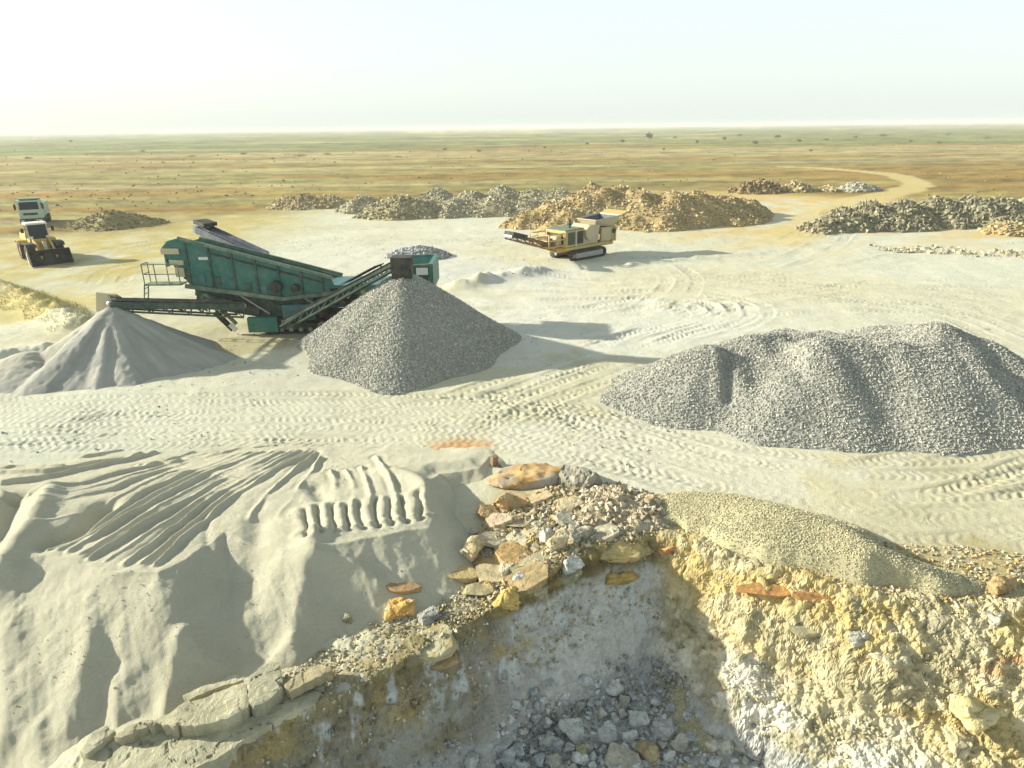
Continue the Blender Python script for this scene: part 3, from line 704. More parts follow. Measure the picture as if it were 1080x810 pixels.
spoil('spoil_heap', 'small olive-brown earth mound behind the truck and loader', 'spoil heap', [(116,224,87), (138,227,88), (98,231,87), (155,234,88)], .42, 900, .15, .6, [(.30, .26, .14), (.36, .31, .18), (.24, .20, .11)], (.30, .25, .12), 21)
spoil('spoil_heap', 'low olive earth heap at the left end of the far row of heaps', 'spoil heap', [(318,205,107), (300,210,107), (345,207,107)], .5, 900, .2, .8, TANS, (.34, .29, .16), 22)
spoil('rubble_heap', 'rounded olive rubble heap in front of the long pale rock heap', 'rubble heap', [(425,207,94), (408,211,94), (440,212,94)], .6, 1300, .2, .8, [(.38, .34, .22), (.44, .40, .28), (.32, .28, .17)], (.36, .31, .18), 23)
spoil('rubble_heap', 'long heap of pale broken rock behind the green screener', 'rubble heap', [(383,206,101), (460,198,100), (495,201,98), (530,197,100), (562,200,99), (590,200,98), (480,209,95), (520,209,95), (555,211,95)], .62, 10000, .10, .6, PALE, (.38, .34, .22), 24)
spoil('rubble_heap', 'big orange-brown rubble heap behind the crusher', 'rubble heap', [(556,226,82), (585,214,83), (612,204,85), (640,200,85), (672,198,85), (705,202,84), (735,203,85), (762,206,87), (785,209,90), (650,194,93), (625,196,93), (600,225,79.5), (690,222,80.5)], .6, 14000, .09, .55, ORNG, (.39, .29, .14), 25, nz=.6, expo=3)
spoil('spoil_heap', 'dark brown rock heap touching the right end of the orange heap', 'spoil heap', [(800,190,122), (788,194,121), (815,193,122)], .7, 800, .3, 1.2, [(.26, .19, .10), (.32, .24, .12), (.20, .15, .09)], (.28, .20, .09), 26)
spoil('spoil_heap', 'small brown and yellow heap left of the grey rock pile by the track', 'spoil heap', [(838,193,122), (850,196,122)], .7, 500, .3, 1.0, ORNG, (.36, .26, .11), 27)
spoil('spoil_heap', 'small yellow-brown mound beside the grey rock pile on the far track', 'spoil heap', [(872,197,122)], .6, 350, .3, .9, TANS, (.42, .32, .14), 28)
spoil('rubble_heap', 'small pale grey rock pile at the bend of the dirt track', 'rubble heap', [(905,194,122), (916,196,122), (896,197,122)], .6, 700, .3, 1.0, [(.36, .35, .29), (.31, .30, .25), (.42, .40, .33)], (.34, .32, .24), 29)
spoil('rubble_heap', 'long dark grey heap of slabby rock at the right edge', 'rubble heap', [(872,232,75), (890,222,77), (920,214,79), (955,212,79), (990,210,80), (1025,209,80), (1060,208,80), (1100,207,80), (1140,206,80)], .66, 11000, .12, .85, DARK, (.29, .26, .16), 30, nz=.5, flat=.5)
spoil('spoil_heap', 'small yellow-brown heap in front of the dark rock heap', 'spoil heap', [(1062,236,72), (1080,238,72)], .6, 500, .2, .7, ORNG, (.46, .34, .14), 31)
spoil('gravel_pile', 'small heap of coarse blue-grey gravel behind the screener', 'gravel pile', [(442,262,63), (428,266,63), (456,265,63)], .5, 1500, .15, .5, [(.36, .37, .38), (.44, .44, .43), (.28, .29, .31)], (.36, .36, .35), 32, step=.2, nz=.15)
spoil('spoil_heap', 'low pale dust heap with ragged top left of the crusher', 'spoil heap', [(500,296,52), (528,290,53), (556,286,54)], .5, 500, .08, .35, [(.46, .45, .40), (.40, .39, .36)], (.52, .50, .44), 33, step=.15, nz=.18)

# ------------------------------------------------------------------ individual rocks
def rock_mesh(name, sx, sy, sz, seed, colr, kind='block', col2=None):
    rr = random.Random(seed); bm = bmesh.new()
    n = {'block': 16, 'slab': 22, 'round': 40}[kind]
    for _ in range(n):
        v = Vector((rr.gauss(0, 1), rr.gauss(0, 1), rr.gauss(0, 1))).normalized()
        if kind == 'slab': v = Vector((v.x, v.y, 0)).normalized() * rr.uniform(.78, 1.0) + Vector((0, 0, rr.choice((-1, 1)) * rr.uniform(.75, 1)))
        elif kind == 'block': v = Vector([max(-.62, min(.62, q)) * 1.45 for q in v]) * rr.uniform(.85, 1.05)
        bm.verts.new(v)
    bmesh.ops.convex_hull(bm, input=bm.verts)
    bmesh.ops.delete(bm, geom=[v for v in bm.verts if not v.link_faces], context='VERTS')
    for v in bm.verts: v.co = Vector((v.co.x * sx / 2, v.co.y * sy / 2, v.co.z * sz / 2))
    bmesh.ops.dissolve_limit(bm, angle_limit=R(14), verts=bm.verts, edges=bm.edges)
    m = min(sx, sy, sz)
    bmesh.ops.bevel(bm, geom=list(bm.edges), offset=m * (.06 if kind != 'round' else .2), segments=2, affect='EDGES', profile=.6, clamp_overlap=True)
    bmesh.ops.triangulate(bm, faces=bm.faces)
    L = max(max(sx, sy, sz) * .045, .022)
    for _ in range(4):
        es = [e for e in bm.edges if e.calc_length() > L * 1.4]
        if es and len(bm.verts) < 6000: bmesh.ops.subdivide_edges(bm, edges=es, cuts=1); bmesh.ops.triangulate(bm, faces=bm.faces)
    bmesh.ops.recalc_face_normals(bm, faces=bm.faces); bm.normal_update()
    co_ = np.array([v.co[:] for v in bm.verts]); no = np.array([v.normal[:] for v in bm.verts]); q = co_ / max(m, .2) + seed * 3.7
    f1, f2, cid = worley3(q[:, 0] * 1.6, q[:, 1] * 1.6, q[:, 2] * 2.6, seed)
    am = .5 if kind == 'slab' else 1.0
    dsp = .16 * fbm3(q[:, 0] * .9, q[:, 1] * .9, q[:, 2] * .9, 3, seed + 2) + .07 * fbm3(q[:, 0] * 4, q[:, 1] * 4, q[:, 2] * 5, 4, seed) + .13 * np.minimum(0, fbm3(q[:, 0] * .7, q[:, 1] * .7, q[:, 2] * 4.5, 2, seed + 3)) + .10 * (cid - .5) * sstep(.0, .10, f2 - f1) - .06 * sstep(.07, .0, f2 - f1)
    co_ = co_ + no * (am * dsp * max(m, .08 * max(sx, sy)))[:, None]
    f = np.array([[v.index for v in p.verts] for p in bm.faces]); bm.free()
    c1 = np.array(colr); c2 = np.array(col2 if col2 is not None else [c * .72 for c in colr])
    t = sstep(-.25, .35, fbm3(q[:, 0] * 1.1, q[:, 1] * 1.1, q[:, 2] * 1.4, 5, seed + 9))[:, None]; t2 = fbm3(q[:, 0] * 6, q[:, 1] * 6, q[:, 2] * 6, 3, seed + 12)[:, None]
    return co_, f, (c1 + (c2 - c1) * t) * (1 + .35 * t2)
def rock(label, px, py, w, h, colr, kind='block', seed=0, depth=.8, rz=0, tilt=(0, 0), col2=None, cat='rock', name='rock', sink=.25, hz=None, lift=0.0, group=None):
    """a rock whose outline is w x h picture pixels of the photograph, resting on the ground it is seen on"""
    p, dep = hit(px, py + h * .30)
    s = dep / FPX; sx = w * s; colr = tuple(q * .8 + d * .2 for q, d in zip(colr, (.45, .40, .28)))
    sz = hz if hz is not None else h * s * .85
    v, f, c = rock_mesh(name, sx, sx * depth, sz, seed, colr, kind, col2)
    o = np_mesh(name, v, [f], M_stone, np.clip(c, .02, .8), smooth=False)
    o.data.shade_smooth() if kind == 'round' else None
    o.location = (p.x, p.y + sx * depth * .15, p.z + sz * (.5 - sink - (.08 if sink > 0 else 0)) + lift); o.rotation_euler = (tilt[0], tilt[1], rz)
    return tag(o, label, cat, group)
ORK = (.50, .30, .11); CRM = (.58, .51, .36); TAN_ = (.47, .36, .20); GRY = (.38, .39, .37); WHT = (.60, .61, .58)
# by the bend of the rim
_q = [hit(625, 545)[0], hit(655, 540)[0], hit(682, 545)[0], hit(640, 532)[0]]
def crumble(x, y):
    pd, _ = pit_fields(x, y)
    return cones([(a.x, a.y + .25, a.z + h) for a, h in zip(_q, (.30, .5, .38, .36))], .55, k=7, nz=.16, nf=1.6, seed=61, rnd=.2)(x, y) + .06 * fbm2(x * 5, y * 5, 3, 62) - 3 * sstep(-.25, .4, pd)
stock('rubble_heap', 'crumbling pinkish-tan mound of dirt and fragments on the pit corner', 'rubble heap', crumble, (.2, 4.6, 15.4, 19.6), .04, 1300, .03, .30, [(.50, .43, .31), (.44, .36, .25), (.54, .49, .37), (.40, .30, .19), (.34, .30, .22)], (.46, .39, .27), M_ground, seed=61, sink=.5, expo=3.2)
rock('long smooth orange and grey boulder at the head of the pit', 558, 501, 92, 26, ORK, 'round', 3, .5, .12, (0, -.06), (.36, .34, .30), 'boulder', 'boulder')
rock('dark grey-green boulder at the right end of the long orange boulder', 612, 502, 52, 34, (.22, .23, .20), 'block', 4, .8, .4, col2=(.30, .28, .22), cat='boulder', name='boulder')
rock('upright orange rock below the left end of the long boulder', 530, 527, 27, 34, ORK, 'block', 5, .7, .3, (.1, .35), TAN_)
rock('flat pinkish slab below the upright orange rock', 526, 551, 36, 15, (.48, .36, .25), 'slab', 6, .7, -.3, (.1, -.15))
rock('small tan chunk beside the flat pinkish slab', 545, 546, 20, 14, TAN_, 'block', 7, .8, .6)
rock('weathered tan ledge rock in the middle of the rim rubble', 600, 533, 34, 18, TAN_, 'slab', 8, .8, .2, col2=(.42, .36, .24))
rock('broad cream slab on top of the stack of flat rocks', 553, 563, 50, 22, CRM, 'slab', 9, .7, .15, (.15, -.12), hz=.18)
rock('long thin tan slab in the middle of the stacked flat rocks', 550, 579, 62, 16, (.52, .40, .20), 'slab', 10, .55, -.08, (.05, .08), hz=.14)
rock('lower grey-brown slab of the stacked flat rocks', 568, 589, 56, 16, (.40, .35, .23), 'slab', 11, .55, .2, (.0, -.1), hz=.15)
rock('narrow olive slab at the foot of the stacked flat rocks', 556, 600, 50, 11, (.38, .34, .18), 'slab', 12, .5, -.1, (0, .1), hz=.10)
rock('upright tan block right of the stacked flat rocks', 589, 568, 26, 42, TAN_, 'block', 13, .6, .2, (.1, .12), CRM)
rock('angular white rock at the right of the stack', 603, 592, 24, 26, WHT, 'block', 14, .8, .5, (.2, .2), GRY)
rock('small whitish block behind the stacked slabs', 576, 563, 20, 22, (.54, .53, .46), 'block', 15, .8, .9)
rock('thin grey flagstone on top of the rim rubble', 571, 552, 24, 11, (.34, .35, .31), 'slab', 16, .8, .3, hz=.12)
rock('pale rough rock left of the stacked slabs', 500, 580, 32, 34, (.56, .54, .46), 'block', 17, .8, 1.1, (.2, 0), TAN_)
rock('bright yellow angular rock below the stacked slabs', 533, 628, 40, 28, (.60, .42, .11), 'block', 18, .7, .3, (.2, .2), (.48, .33, .12))
rock('small white cobble above the yellow rock', 547, 609, 16, 16, WHT, 'block', 19, .9, .3)
rock('small cream rock left of the white cobble', 533, 600, 24, 16, CRM, 'block', 20, .8, .9)
rock('grey-brown wedge of rock right of the yellow rock', 572, 622, 40, 26, (.36, .31, .20), 'block', 21, .8, .5)
rock('yellow-brown overhang of rock under the pinkish-white mass', 652, 572, 84, 26, (.36, .28, .13), 'round', 23, .5, .05, (.1, .05), (.50, .38, .16), sink=.5)
rock('rusty red rock at the right end of the pit corner', 703, 578, 24, 30, (.46, .19, .07), 'block', 24, .9, .4, col2=(.50, .30, .14))
rock('mustard-yellow rock set in the wall below the pit corner', 652, 606, 40, 22, (.44, .30, .07), 'block', 25, .6, .3, col2=(.30, .22, .08))
rock('pale broken rock under the overhang', 612, 560, 34, 24, (.48, .44, .34), 'block', 26, .8, .4)
for i, (lab, px, py, w, h, c) in enumerate([
    ('thin orange slab tilted out of the left side of the stack', 512, 590, 46, 12, (.50, .31, .12)), ('broken tan plate under the left end of the stack', 520, 606, 40, 12, (.45, .36, .20)),
    ('short orange-brown plate in the lower stack', 541, 592, 38, 10, (.48, .29, .10)), ('pale cream plate leaning at the upper left of the stack', 528, 568, 42, 16, (.54, .48, .34)),
    ('dark olive plate beneath the upright tan block', 596, 606, 34, 12, (.28, .26, .15)), ('small orange chip beside the upright orange rock', 546, 532, 22, 12, (.52, .33, .13)),
    ('flat tan plate above the broad cream slab', 549, 551, 40, 11, (.47, .39, .25)), ('grey plate leaning under the weathered ledge rock', 604, 548, 36, 14, (.40, .38, .30)),
    ('thin brown plate sticking out above the yellow rock', 556, 614, 44, 9, (.36, .26, .12)), ('jagged olive-brown plate left of the yellow rock', 506, 622, 34, 16, (.33, .28, .15)),
    ('flat ochre plate in the dirt left of the stack', 488, 606, 34, 13, (.46, .34, .15)), ('orange-tan slab at the edge between the sand and the rim', 515, 540, 24, 20, (.50, .34, .15)),
    ('slanted tan plate below the long orange boulder', 560, 524, 44, 14, (.46, .35, .20)), ('broken pale plate right of the weathered ledge rock', 630, 560, 40, 16, (.50, .45, .33))]):
    rock(lab, px, py, w * 1.25, h, c, 'slab', 300 + i, .62 + .12 * (i % 3), (-.35 + .23 * (i % 4)), (.1 * (i % 3), -.18 + .12 * (i % 4)), hz=.13 + .05 * (i % 3), sink=.05)
# along the left ledge
rock('flat rust-brown slab lying on the sand by the ledge', 422, 617, 46, 15, (.36, .20, .08), 'slab', 31, .5, -.12, (.08, .10), (.30, .20, .11), hz=.16)
rock('white and orange block below the rust-brown slab', 421, 638, 36, 29, (.58, .53, .42), 'block', 32, .8, .25, (.0, .1), (.56, .34, .10))
rock('layered cream slab jutting out over the pit wall', 456, 677, 62, 36, (.46, .42, .28), 'slab', 33, .7, .35, (.18, -.12), (.38, .30, .15), hz=.35)
rock('thin brown slab under the layered cream slab', 470, 692, 44, 18, (.36, .25, .10), 'slab', 34, .6, .4, (.2, -.2), hz=.16)
rock('small dark grey rock right of the white and orange block', 452, 650, 26, 18, (.30, .30, .28), 'block', 35, .8, .7)
def plate(label, pts, z, th, seed, colr, tilt=.0, name='rock_slab'):
    """flat bedrock plate with a broken outline, cut off clean at its cracks"""
    W = [P(60 + a / 2.4545, 600 + b / 2.4545, z) for a, b in pts]; rr = random.Random(seed)
    out = []
    for i in range(len(W)):
        a, b = W[i], W[(i + 1) % len(W)]; n = max(1, int(math.hypot(b[0] - a[0], b[1] - a[1]) / .09))
        for k in range(n):
            t = k / n; out.append((a[0] + (b[0] - a[0]) * t + rr.uniform(-.022, .022), a[1] + (b[1] - a[1]) * t + rr.uniform(-.022, .022)))
    cx = sum(q[0] for q in out) / len(out); cy = sum(q[1] for q in out) / len(out)
    bm = bmesh.new(); vs = [bm.verts.new((x - cx, y - cy, 0)) for x, y in out]; f = bm.faces.new(vs)
    if f.normal.z < 0: f.normal_flip()
    bm.normal_update()
    bm.faces.ensure_lookup_table()
    if bm.faces[0].normal.z < 0: bmesh.ops.reverse_faces(bm, faces=bm.faces)
    r = bmesh.ops.extrude_face_region(bm, geom=list(bm.faces)); nv = [q for q in r['geom'] if isinstance(q, bmesh.types.BMVert)]
    for v in nv: v.co.z -= th; v.co.x *= .96; v.co.y *= .97
    bmesh.ops.recalc_face_normals(bm, faces=bm.faces)
    bmesh.ops.triangulate(bm, faces=bm.faces)
    for _ in range(7):
        es = [e for e in bm.edges if e.calc_length() > .075]
        if not es or len(bm.verts) > 9000: break
        bmesh.ops.subdivide_edges(bm, edges=es, cuts=1); bmesh.ops.triangulate(bm, faces=bm.faces)
    bm.normal_update()
    c = np.array([v.co[:] for v in bm.verts]); no = np.array([v.normal[:] for v in bm.verts]); X = c + np.array([cx, cy, z])
    crack = np.abs(fbm2(X[:, 0] * .9 + seed, X[:, 1] * 1.3, 3, seed)); step = np.floor(3 * (fbm2(X[:, 0] * 1.1, X[:, 1] * 1.6, 2, seed + 5) + .5)) / 3
    dz = .035 * fbm2(X[:, 0] * 2.2, X[:, 1] * 2.2, 5, seed + 1) + .05 * step - .05 * sstep(.03, .0, crack)
    c = c + no * dz[:, None] + tilt * c[:, [1, 1, 1]] * np.array([0, 0, 1])
    ff = np.array([[v.index for v in q.verts] for q in bm.faces]); bm.free()
    n1 = fbm2(X[:, 0] * 1.6, X[:, 1] * 1.6, 5, seed + 2)[:, None]; n2 = fbm3(X[:, 0] * 6, X[:, 1] * 6, X[:, 2] * 6, 3, seed + 3)[:, None]
    col = np.array(colr) * (1 + .30 * n1 + .22 * n2); col *= 1 - .35 * sstep(.05, .0, crack)[:, None]
    o = np_mesh(name, c, [ff], M_rock, np.clip(col, .02, .8)); o.location = (cx, cy, z); return tag(o, label, 'rock slab')
LC = (.435, .40, .275)
plate('lowest broad bedrock ledge along the bottom left rim of the pit', [(40,560),(75,495),(150,442),(260,420),(330,424),(420,412),(478,392),(560,352),(640,302),(700,297),(665,345),(560,396),(480,445),(425,485),(320,530),(230,600),(60,640)], -1.12, .5, 401, (.45, .42, .29))
plate('long cracked ledge plate at the lower left of the rim', [(235,402),(335,348),(420,320),(486,292),(494,358),(440,388),(360,406),(290,404)], -.84, .42, 402, LC)
plate('squarish ledge plate at the right end of the long cracked plate', [(500,280),(545,247),(573,241),(581,308),(546,342),(512,354),(499,345)], -.80, .42, 403, (.40, .375, .265))
plate('narrow sliver of rock above the long cracked ledge plate', [(328,328),(360,308),(430,291),(482,282),(480,288),(400,312),(340,338)], -.86, .22, 404, LC)
plate('small pointed plate at the left tip of the ledge', [(62,474),(92,428),(128,408),(148,420),(112,452),(78,478)], -.98, .3, 405, (.42, .39, .28))
plate('thin rock strip joining the left tip and the long cracked plate', [(150,434),(190,410),(232,392),(250,396),(225,412),(165,438)], -.92, .25, 406, (.40, .36, .25))
plate('small tan plate where the ledge meets the loose rubble', [(590,300),(640,262),(700,240),(712,262),(650,292),(604,318)], -.80, .25, 407, (.40, .34, .21))
rock('small olive rock standing on the ledge by the sand', 367, 650, 11, 17, (.30, .28, .17), 'block', 41, .8, .2)
# on the sunny slope
rock('long rust-orange slab lying along the top of the sunny slope', 805, 624, 66, 20, (.50, .22, .05), 'slab', 51, .26, -.16, (.35, .06), (.42, .24, .09), 'rock slab', 'rock_slab', hz=.24, sink=-.2)
rock('thin rust-orange slab continuing the long orange band', 866, 636, 66, 12, (.48, .22, .06), 'slab', 52, .20, -.2, (.35, .08), cat='rock slab', name='rock_slab', hz=.18, sink=-.5)
rock('squared grey rock on the sunny slope below the orange band', 905, 670, 26, 22, (.40, .39, .33), 'block', 53, .8, .3)
rock('wide cream ledge with a dark gap on the sunny slope', 940, 694, 52, 26, (.52, .46, .30), 'block', 54, .7, .1, (.1, .05))
rock('flat olive slab on the sunny slope under the orange band', 852, 660, 46, 14, (.38, .34, .20), 'slab', 55, .6, -.1, (.2, 0), hz=.16)
rock('dull brown rock at the right edge above the slope', 1062, 618, 44, 24, (.40, .26, .11), 'block', 56, .7, .2)
rock('grey rock beside the brown rock at the right edge', 1050, 648, 30, 22, (.42, .40, .34), 'block', 57, .8, .5)
rock('yellow-tinged boulder low on the right of the slope', 1035, 742, 66, 40, (.54, .42, .18), 'block', 58, .7, .4, col2=(.58, .50, .30), cat='boulder', name='boulder')
rock('cream boulder at the bottom of the sunny slope', 1010, 780, 46, 30, (.56, .48, .30), 'block', 59, .8, .9, cat='boulder', name='boulder')
rock('broken cream rock halfway down the slope at the right', 985, 655, 34, 24, (.50, .44, .28), 'block', 60, .8, .3)
# named blocks on the pit floor
for lab, px, py, w, h, c, kd, sd in [
    ('pale grey block at the top of the pit-floor blocks', 605, 770, 34, 28, (.46, .48, .46), 'block', 71), ('upright pale wedge in the middle of the pit floor', 673, 758, 22, 26, (.48, .50, .48), 'block', 72),
    ('blocky light grey rock right of the upright wedge', 699, 769, 31, 27, (.46, .46, .45), 'block', 73), ('round brown boulder on the pit floor', 684, 792, 32, 30, (.34, .27, .16), 'round', 74),
    ('large pale block at the left end of the pit floor', 497, 798, 32, 30, (.44, .47, .46), 'block', 75), ('greyish tall block next to the large pale block', 536, 797, 20, 28, (.46, .48, .47), 'block', 76),
    ('white block at the foot of the sunny slope', 762, 784, 36, 26, (.58, .56, .48), 'block', 77), ('olive block between the grey blocks on the pit floor', 612, 792, 16, 26, (.34, .32, .20), 'block', 78),
    ('medium grey block below the pale grey block', 578, 780, 22, 24, (.42, .43, .40), 'block', 79), ('tilted grey slab among the pit-floor blocks', 640, 778, 26, 18, (.42, .43, .42), 'slab', 80),
    ('low flat tan rock in front of the round brown boulder', 657, 804, 44, 16, (.40, .37, .31), 'slab', 81), ('small blue-grey block left of the blocky light grey rock', 650, 762, 16, 18, (.38, .41, .43), 'block', 82)]:
    rock(lab, px, py, w, h, c, kd, sd, .85, sd * .7, (.15, .1), cat='boulder', name='boulder', col2=tuple(q * .85 for q in c))
# ---- the other blocks lying on the pit floor
rng = np.random.default_rng(17)
PROTO = []
for k in range(8):
    v, f, c = rock_mesh('boulder', 1, .85, .75, 200 + k, [(.52, .54, .53), (.44, .46, .46), (.56, .57, .54), (.46, .44, .38)][k % 4], 'block')
    PROTO.append((v, f, c))
used = []
cnt = 0; tries = 0; first = {}
while cnt < 110 and tries < 4000:
    tries += 1
    px, py = rng.uniform(455, 800), rng.uniform(722, 822)
    if py < 722 + 150 * max(0, (560 - px) / 110) or py < 722 + (px - 640) * .42: continue
    p, dep = hit(px, py)
    if p.z > -3.0: continue
    s = (.22 + .36 * rng.random() ** 1.6)
    if any((p.x - q[0]) ** 2 + (p.y - q[1]) ** 2 < (.42 * (s + q[2])) ** 2 for q in used): continue
    used.append((p.x, p.y, s)); k = int(rng.integers(0, 8))
    if k not in first:
        o = np_mesh('boulder', PROTO[k][0], [PROTO[k][1]], M_stone, np.clip(PROTO[k][2], .02, .8)); first[k] = o
    else:
        o = first[k].copy(); link(o)
    o.location = (p.x, p.y, p.z + s * .32); o.scale = (s, s * rng.uniform(.8, 1.1), s * rng.uniform(.75, 1.1)); o.rotation_euler = (rng.uniform(-.4, .4), rng.uniform(-.4, .4), rng.uniform(0, 6.28))
    tag(o, 'grey angular block among the loose blocks on the shaded pit floor', 'boulder', 'loose blocks on the pit floor'); cnt += 1
# ---- rubble nobody could count
def scatter(name, n, x0, x1, y0, y1, cond, s0, s1, pal, seed, expo=2.0, flat=.75, lib=LIB8, emb=.15, fn=None):
    r = np.random.default_rng(seed); x = r.uniform(x0, x1, n); y = r.uniform(y0, y1, n)
    z, d, k = ground_parts(x, y); m = cond(x, y, z, d, k)
    m &= z >= surf(x, y) - .01
    x, y, z = x[m], y[m], z[m]; s = s0 + (s1 - s0) * r.random(len(x)) ** expo
    v, f, c = stones(np.stack([x, y, z + s * emb], 1), s, pal, r, lib, flat)
    o = np_mesh(name, v, [f], M_stone, c); tag(o, kind='stuff'); return o
scatter('pit_rubble', 26000, -4, 7, 10.5, 17.5, lambda x, y, z, d, k: (z < -3.15) & (d > .3), .03, .22, [(.40, .41, .40), (.33, .33, .33), (.45, .44, .41), (.37, .34, .28), (.52, .53, .52)], 31, 2.6)
scatter('slope_rubble', 44000, 2, 16, 9, 18, lambda x, y, z, d, k: (d > -.7) & (k < 1.6), .02, .17, [(.54, .46, .27), (.50, .44, .30), (.58, .52, .38), (.44, .38, .22), (.52, .42, .20), (.46, .43, .34)], 33, 4.0, .55)
scatter('ledge_rubble', 42000, -12, 5, 8.5, 19, lambda x, y, z, d, k: (d > -1.5) & (d < .9) & (k > 1.5) & (z > -2.6), .02, .15, [(.42, .36, .22), (.36, .28, .13), (.50, .45, .32), (.30, .25, .15), (.48, .46, .38)], 35, 2.2)
scatter('rim_rubble', 26000, 0, 16, 13.5, 19, lambda x, y, z, d, k: (d > -2.2) & (d < 0), .02, .16, [(.42, .36, .22), (.38, .34, .24), (.50, .45, .32), (.46, .30, .14)], 37, 2.5)
scatter('rim_rubble', 15000, -2.6, 3.6, 14.0, 19.8, lambda x, y, z, d, k: (d > -3.2) & (d < -.2) & (fbm2(x * .8, y * .8, 3, 559) + .35 > 0) & ((x + .6) + (y - 17) * .2 > -.6), .02, .30, [(.44, .38, .24), (.40, .36, .26), (.52, .47, .34), (.46, .32, .15), (.34, .31, .24), (.38, .31, .17)], 43, 3.2)
scatter('loose_pebbles', 9000, -26, 30, 19, 75, lambda x, y, z, d, k: (d < -1) & (fbm2(x * .15, y * .15, 3, 555) > .05), .04, .16, [(.44, .41, .34), (.50, .47, .39), (.36, .34, .29)], 39, 3.0)
scatter('rock_debris', 2500, 34, 50, 54, 68, lambda x, y, z, d, k: (fbm2(x * .3, y * .3, 3, 557) + .5 - np.abs(y - 62 + (x - 40) * .5) * .22 > 0), .1, .6, PALE, 41, 2.5)
_r = np.random.default_rng(71); _x = _r.uniform(-14, .5, 9000); _y = _r.uniform(9.5, 22, 9000); _z, _d, _k = ground_parts(_x, _y); _s = sand_h(_x, _y)
_m = (_s > _z + .03) & (fbm2(_x * .5, _y * .5, 3, 563) + .15 * inside(_x, _y, SAND_POLY) > .22); _x, _y, _s = _x[_m], _y[_m], _s[_m]; _e = .012 + .05 * _r.random(len(_x)) ** 5
_v, _f, _c = stones(np.stack([_x, _y, _s + _e * .15], 1), _e, [(.50, .47, .34), (.46, .43, .31), (.54, .51, .38), (.40, .37, .27)], _r, LIB8, .7)
tag(np_mesh('sand_clods', _v, [_f], M_stone, _c), kind='stuff')
# ---- stub of timber at the rim
p, dep = hit(521, 491)
o = MB().box(-.11, .11, -.1, .1, -.1, .36).build('post_stub', M_rust, None, bevel=.02); o.location = p; o.rotation_euler = (.04, .05, .5)
tag(o, 'short rusty brown post stub standing by the orange soil patch', 'post')

def grass(name, n, cx, sx, fn_mask, h0, h1, pal, seed):
    r = np.random.default_rng(seed); x = r.uniform(cx[0], cx[1], n); y = r.uniform(sx[0], sx[1], n); m = fn_mask(x, y); x, y = x[m], y[m]
    z = ground_parts(x, y)[0]
    for pl, w, a in BERMS:
        dd, _ = seg_dist(x, y, pl); z = z + a * np.exp(-(dd / w) ** 2) * (1 + .5 * fbm2(x * .9, y * .9, 3, 71))
    n = len(x); h = r.uniform(h0, h1, n); a = r.uniform(0, 6.28, n); w = h * .10; lx, ly = r.normal(0, .35, n) * h, r.normal(0, .35, n) * h
    V = np.stack([np.stack([x - np.cos(a) * w, y - np.sin(a) * w, z - .03], 1), np.stack([x + np.cos(a) * w, y + np.sin(a) * w, z - .03], 1), np.stack([x - np.sin(a) * w, y + np.cos(a) * w, z - .03], 1), np.stack([x + lx, y + ly, z + h], 1)], 1).reshape(-1, 3)
    b = np.arange(n) * 4; F = np.concatenate([np.stack([b, b + 1, b + 3], 1), np.stack([b + 1, b + 2, b + 3], 1), np.stack([b + 2, b, b + 3], 1)])
    c = np.repeat(np.array(pal)[r.integers(0, len(pal), n)] * (1 + r.normal(0, .15, (n, 1))), 4, 0)
    o = np_mesh(name, V, [F], M_stone, np.clip(c, .02, .8)); return tag(o, kind='stuff')
def _bank(x, y):
    d, _ = seg_dist(x, y, BERMS[0][0]); return d < 1.6 + .8 * fbm2(x * .5, y * .5, 3, 561)
grass('dry_grass', 36000, (-60, -24), (38, 60), _bank, .08, .26, [(.50, .42, .17), (.44, .37, .15), (.56, .48, .23), (.36, .33, .13)], 51)
# ------------------------------------------------------------------ machines
def conveyor(parent, a, b, w, mf, mbelt, hood=None, lace=True, name='conveyor', depth=.42, plate=.14):
    """inclined belt conveyor: lattice frame (the part) with belt, drum and idlers as sub-parts"""
    a = Vector(a); b = Vector(b); d = (b - a).normalized(); L = (b - a).length
    side = d.cross(Vector((0, 0, 1))).normalized(); up = side.cross(d)
    f = MB()
    for s in (-1, 1):
        o = side * (s * w / 2)
        f.beam(a + o - up * (plate - .14) / 2, b + o - up * (plate - .14) / 2, .10, plate); f.beam(a + o - up * depth, b + o - up * (depth * .55), .08, .10)
        n = max(3, int(L / .9))
        for i in range(n + 1):
            t0 = i / n; dp = depth * (1 - .45 * t0)
            f.beam(a + d * (L * t0) + o, a + d * (L * t0) + o - up * dp, .06)
            if i < n and lace:
                t1 = (i + 1) / n; f.beam(a + d * (L * t0) + o - up * dp, a + d * (L * t1) + o, .05)
    for i in range(5):
        p = a + d * (L * (i + .5) / 5) - up * depth * .5; f.beam(p - side * w / 2, p + side * w / 2, .06)
    fr = f.build(name, mf, parent)
    bt = MB(); hw = w / 2 - .05
    for s in (-1, 1):       # troughed belt: two wings and the middle
        p0 = [a + up * .16 + side * s * hw, a + up * .04 + side * s * hw * .45, b + up * .04 + side * s * hw * .45, b + up * .16 + side * s * hw]
        v = [q for q in p0] + [q - up * .04 for q in p0]
        bt.add(v, [(0, 1, 2, 3), (7, 6, 5, 4), (0, 4, 5, 1), (1, 5, 6, 2), (2, 6, 7, 3), (3, 7, 4, 0)])
    bt.beam(a + up * .02, b + up * .02, hw * .9, .04); bt.build('belt', mbelt, fr)
    r = MB()
    for e in (a, b): r.cyl(e - up * .06 - side * hw, e - up * .06 + side * hw, .16, 14)
    r.build('drum', M_steel, fr, smooth=False)
    return fr, d, side, up
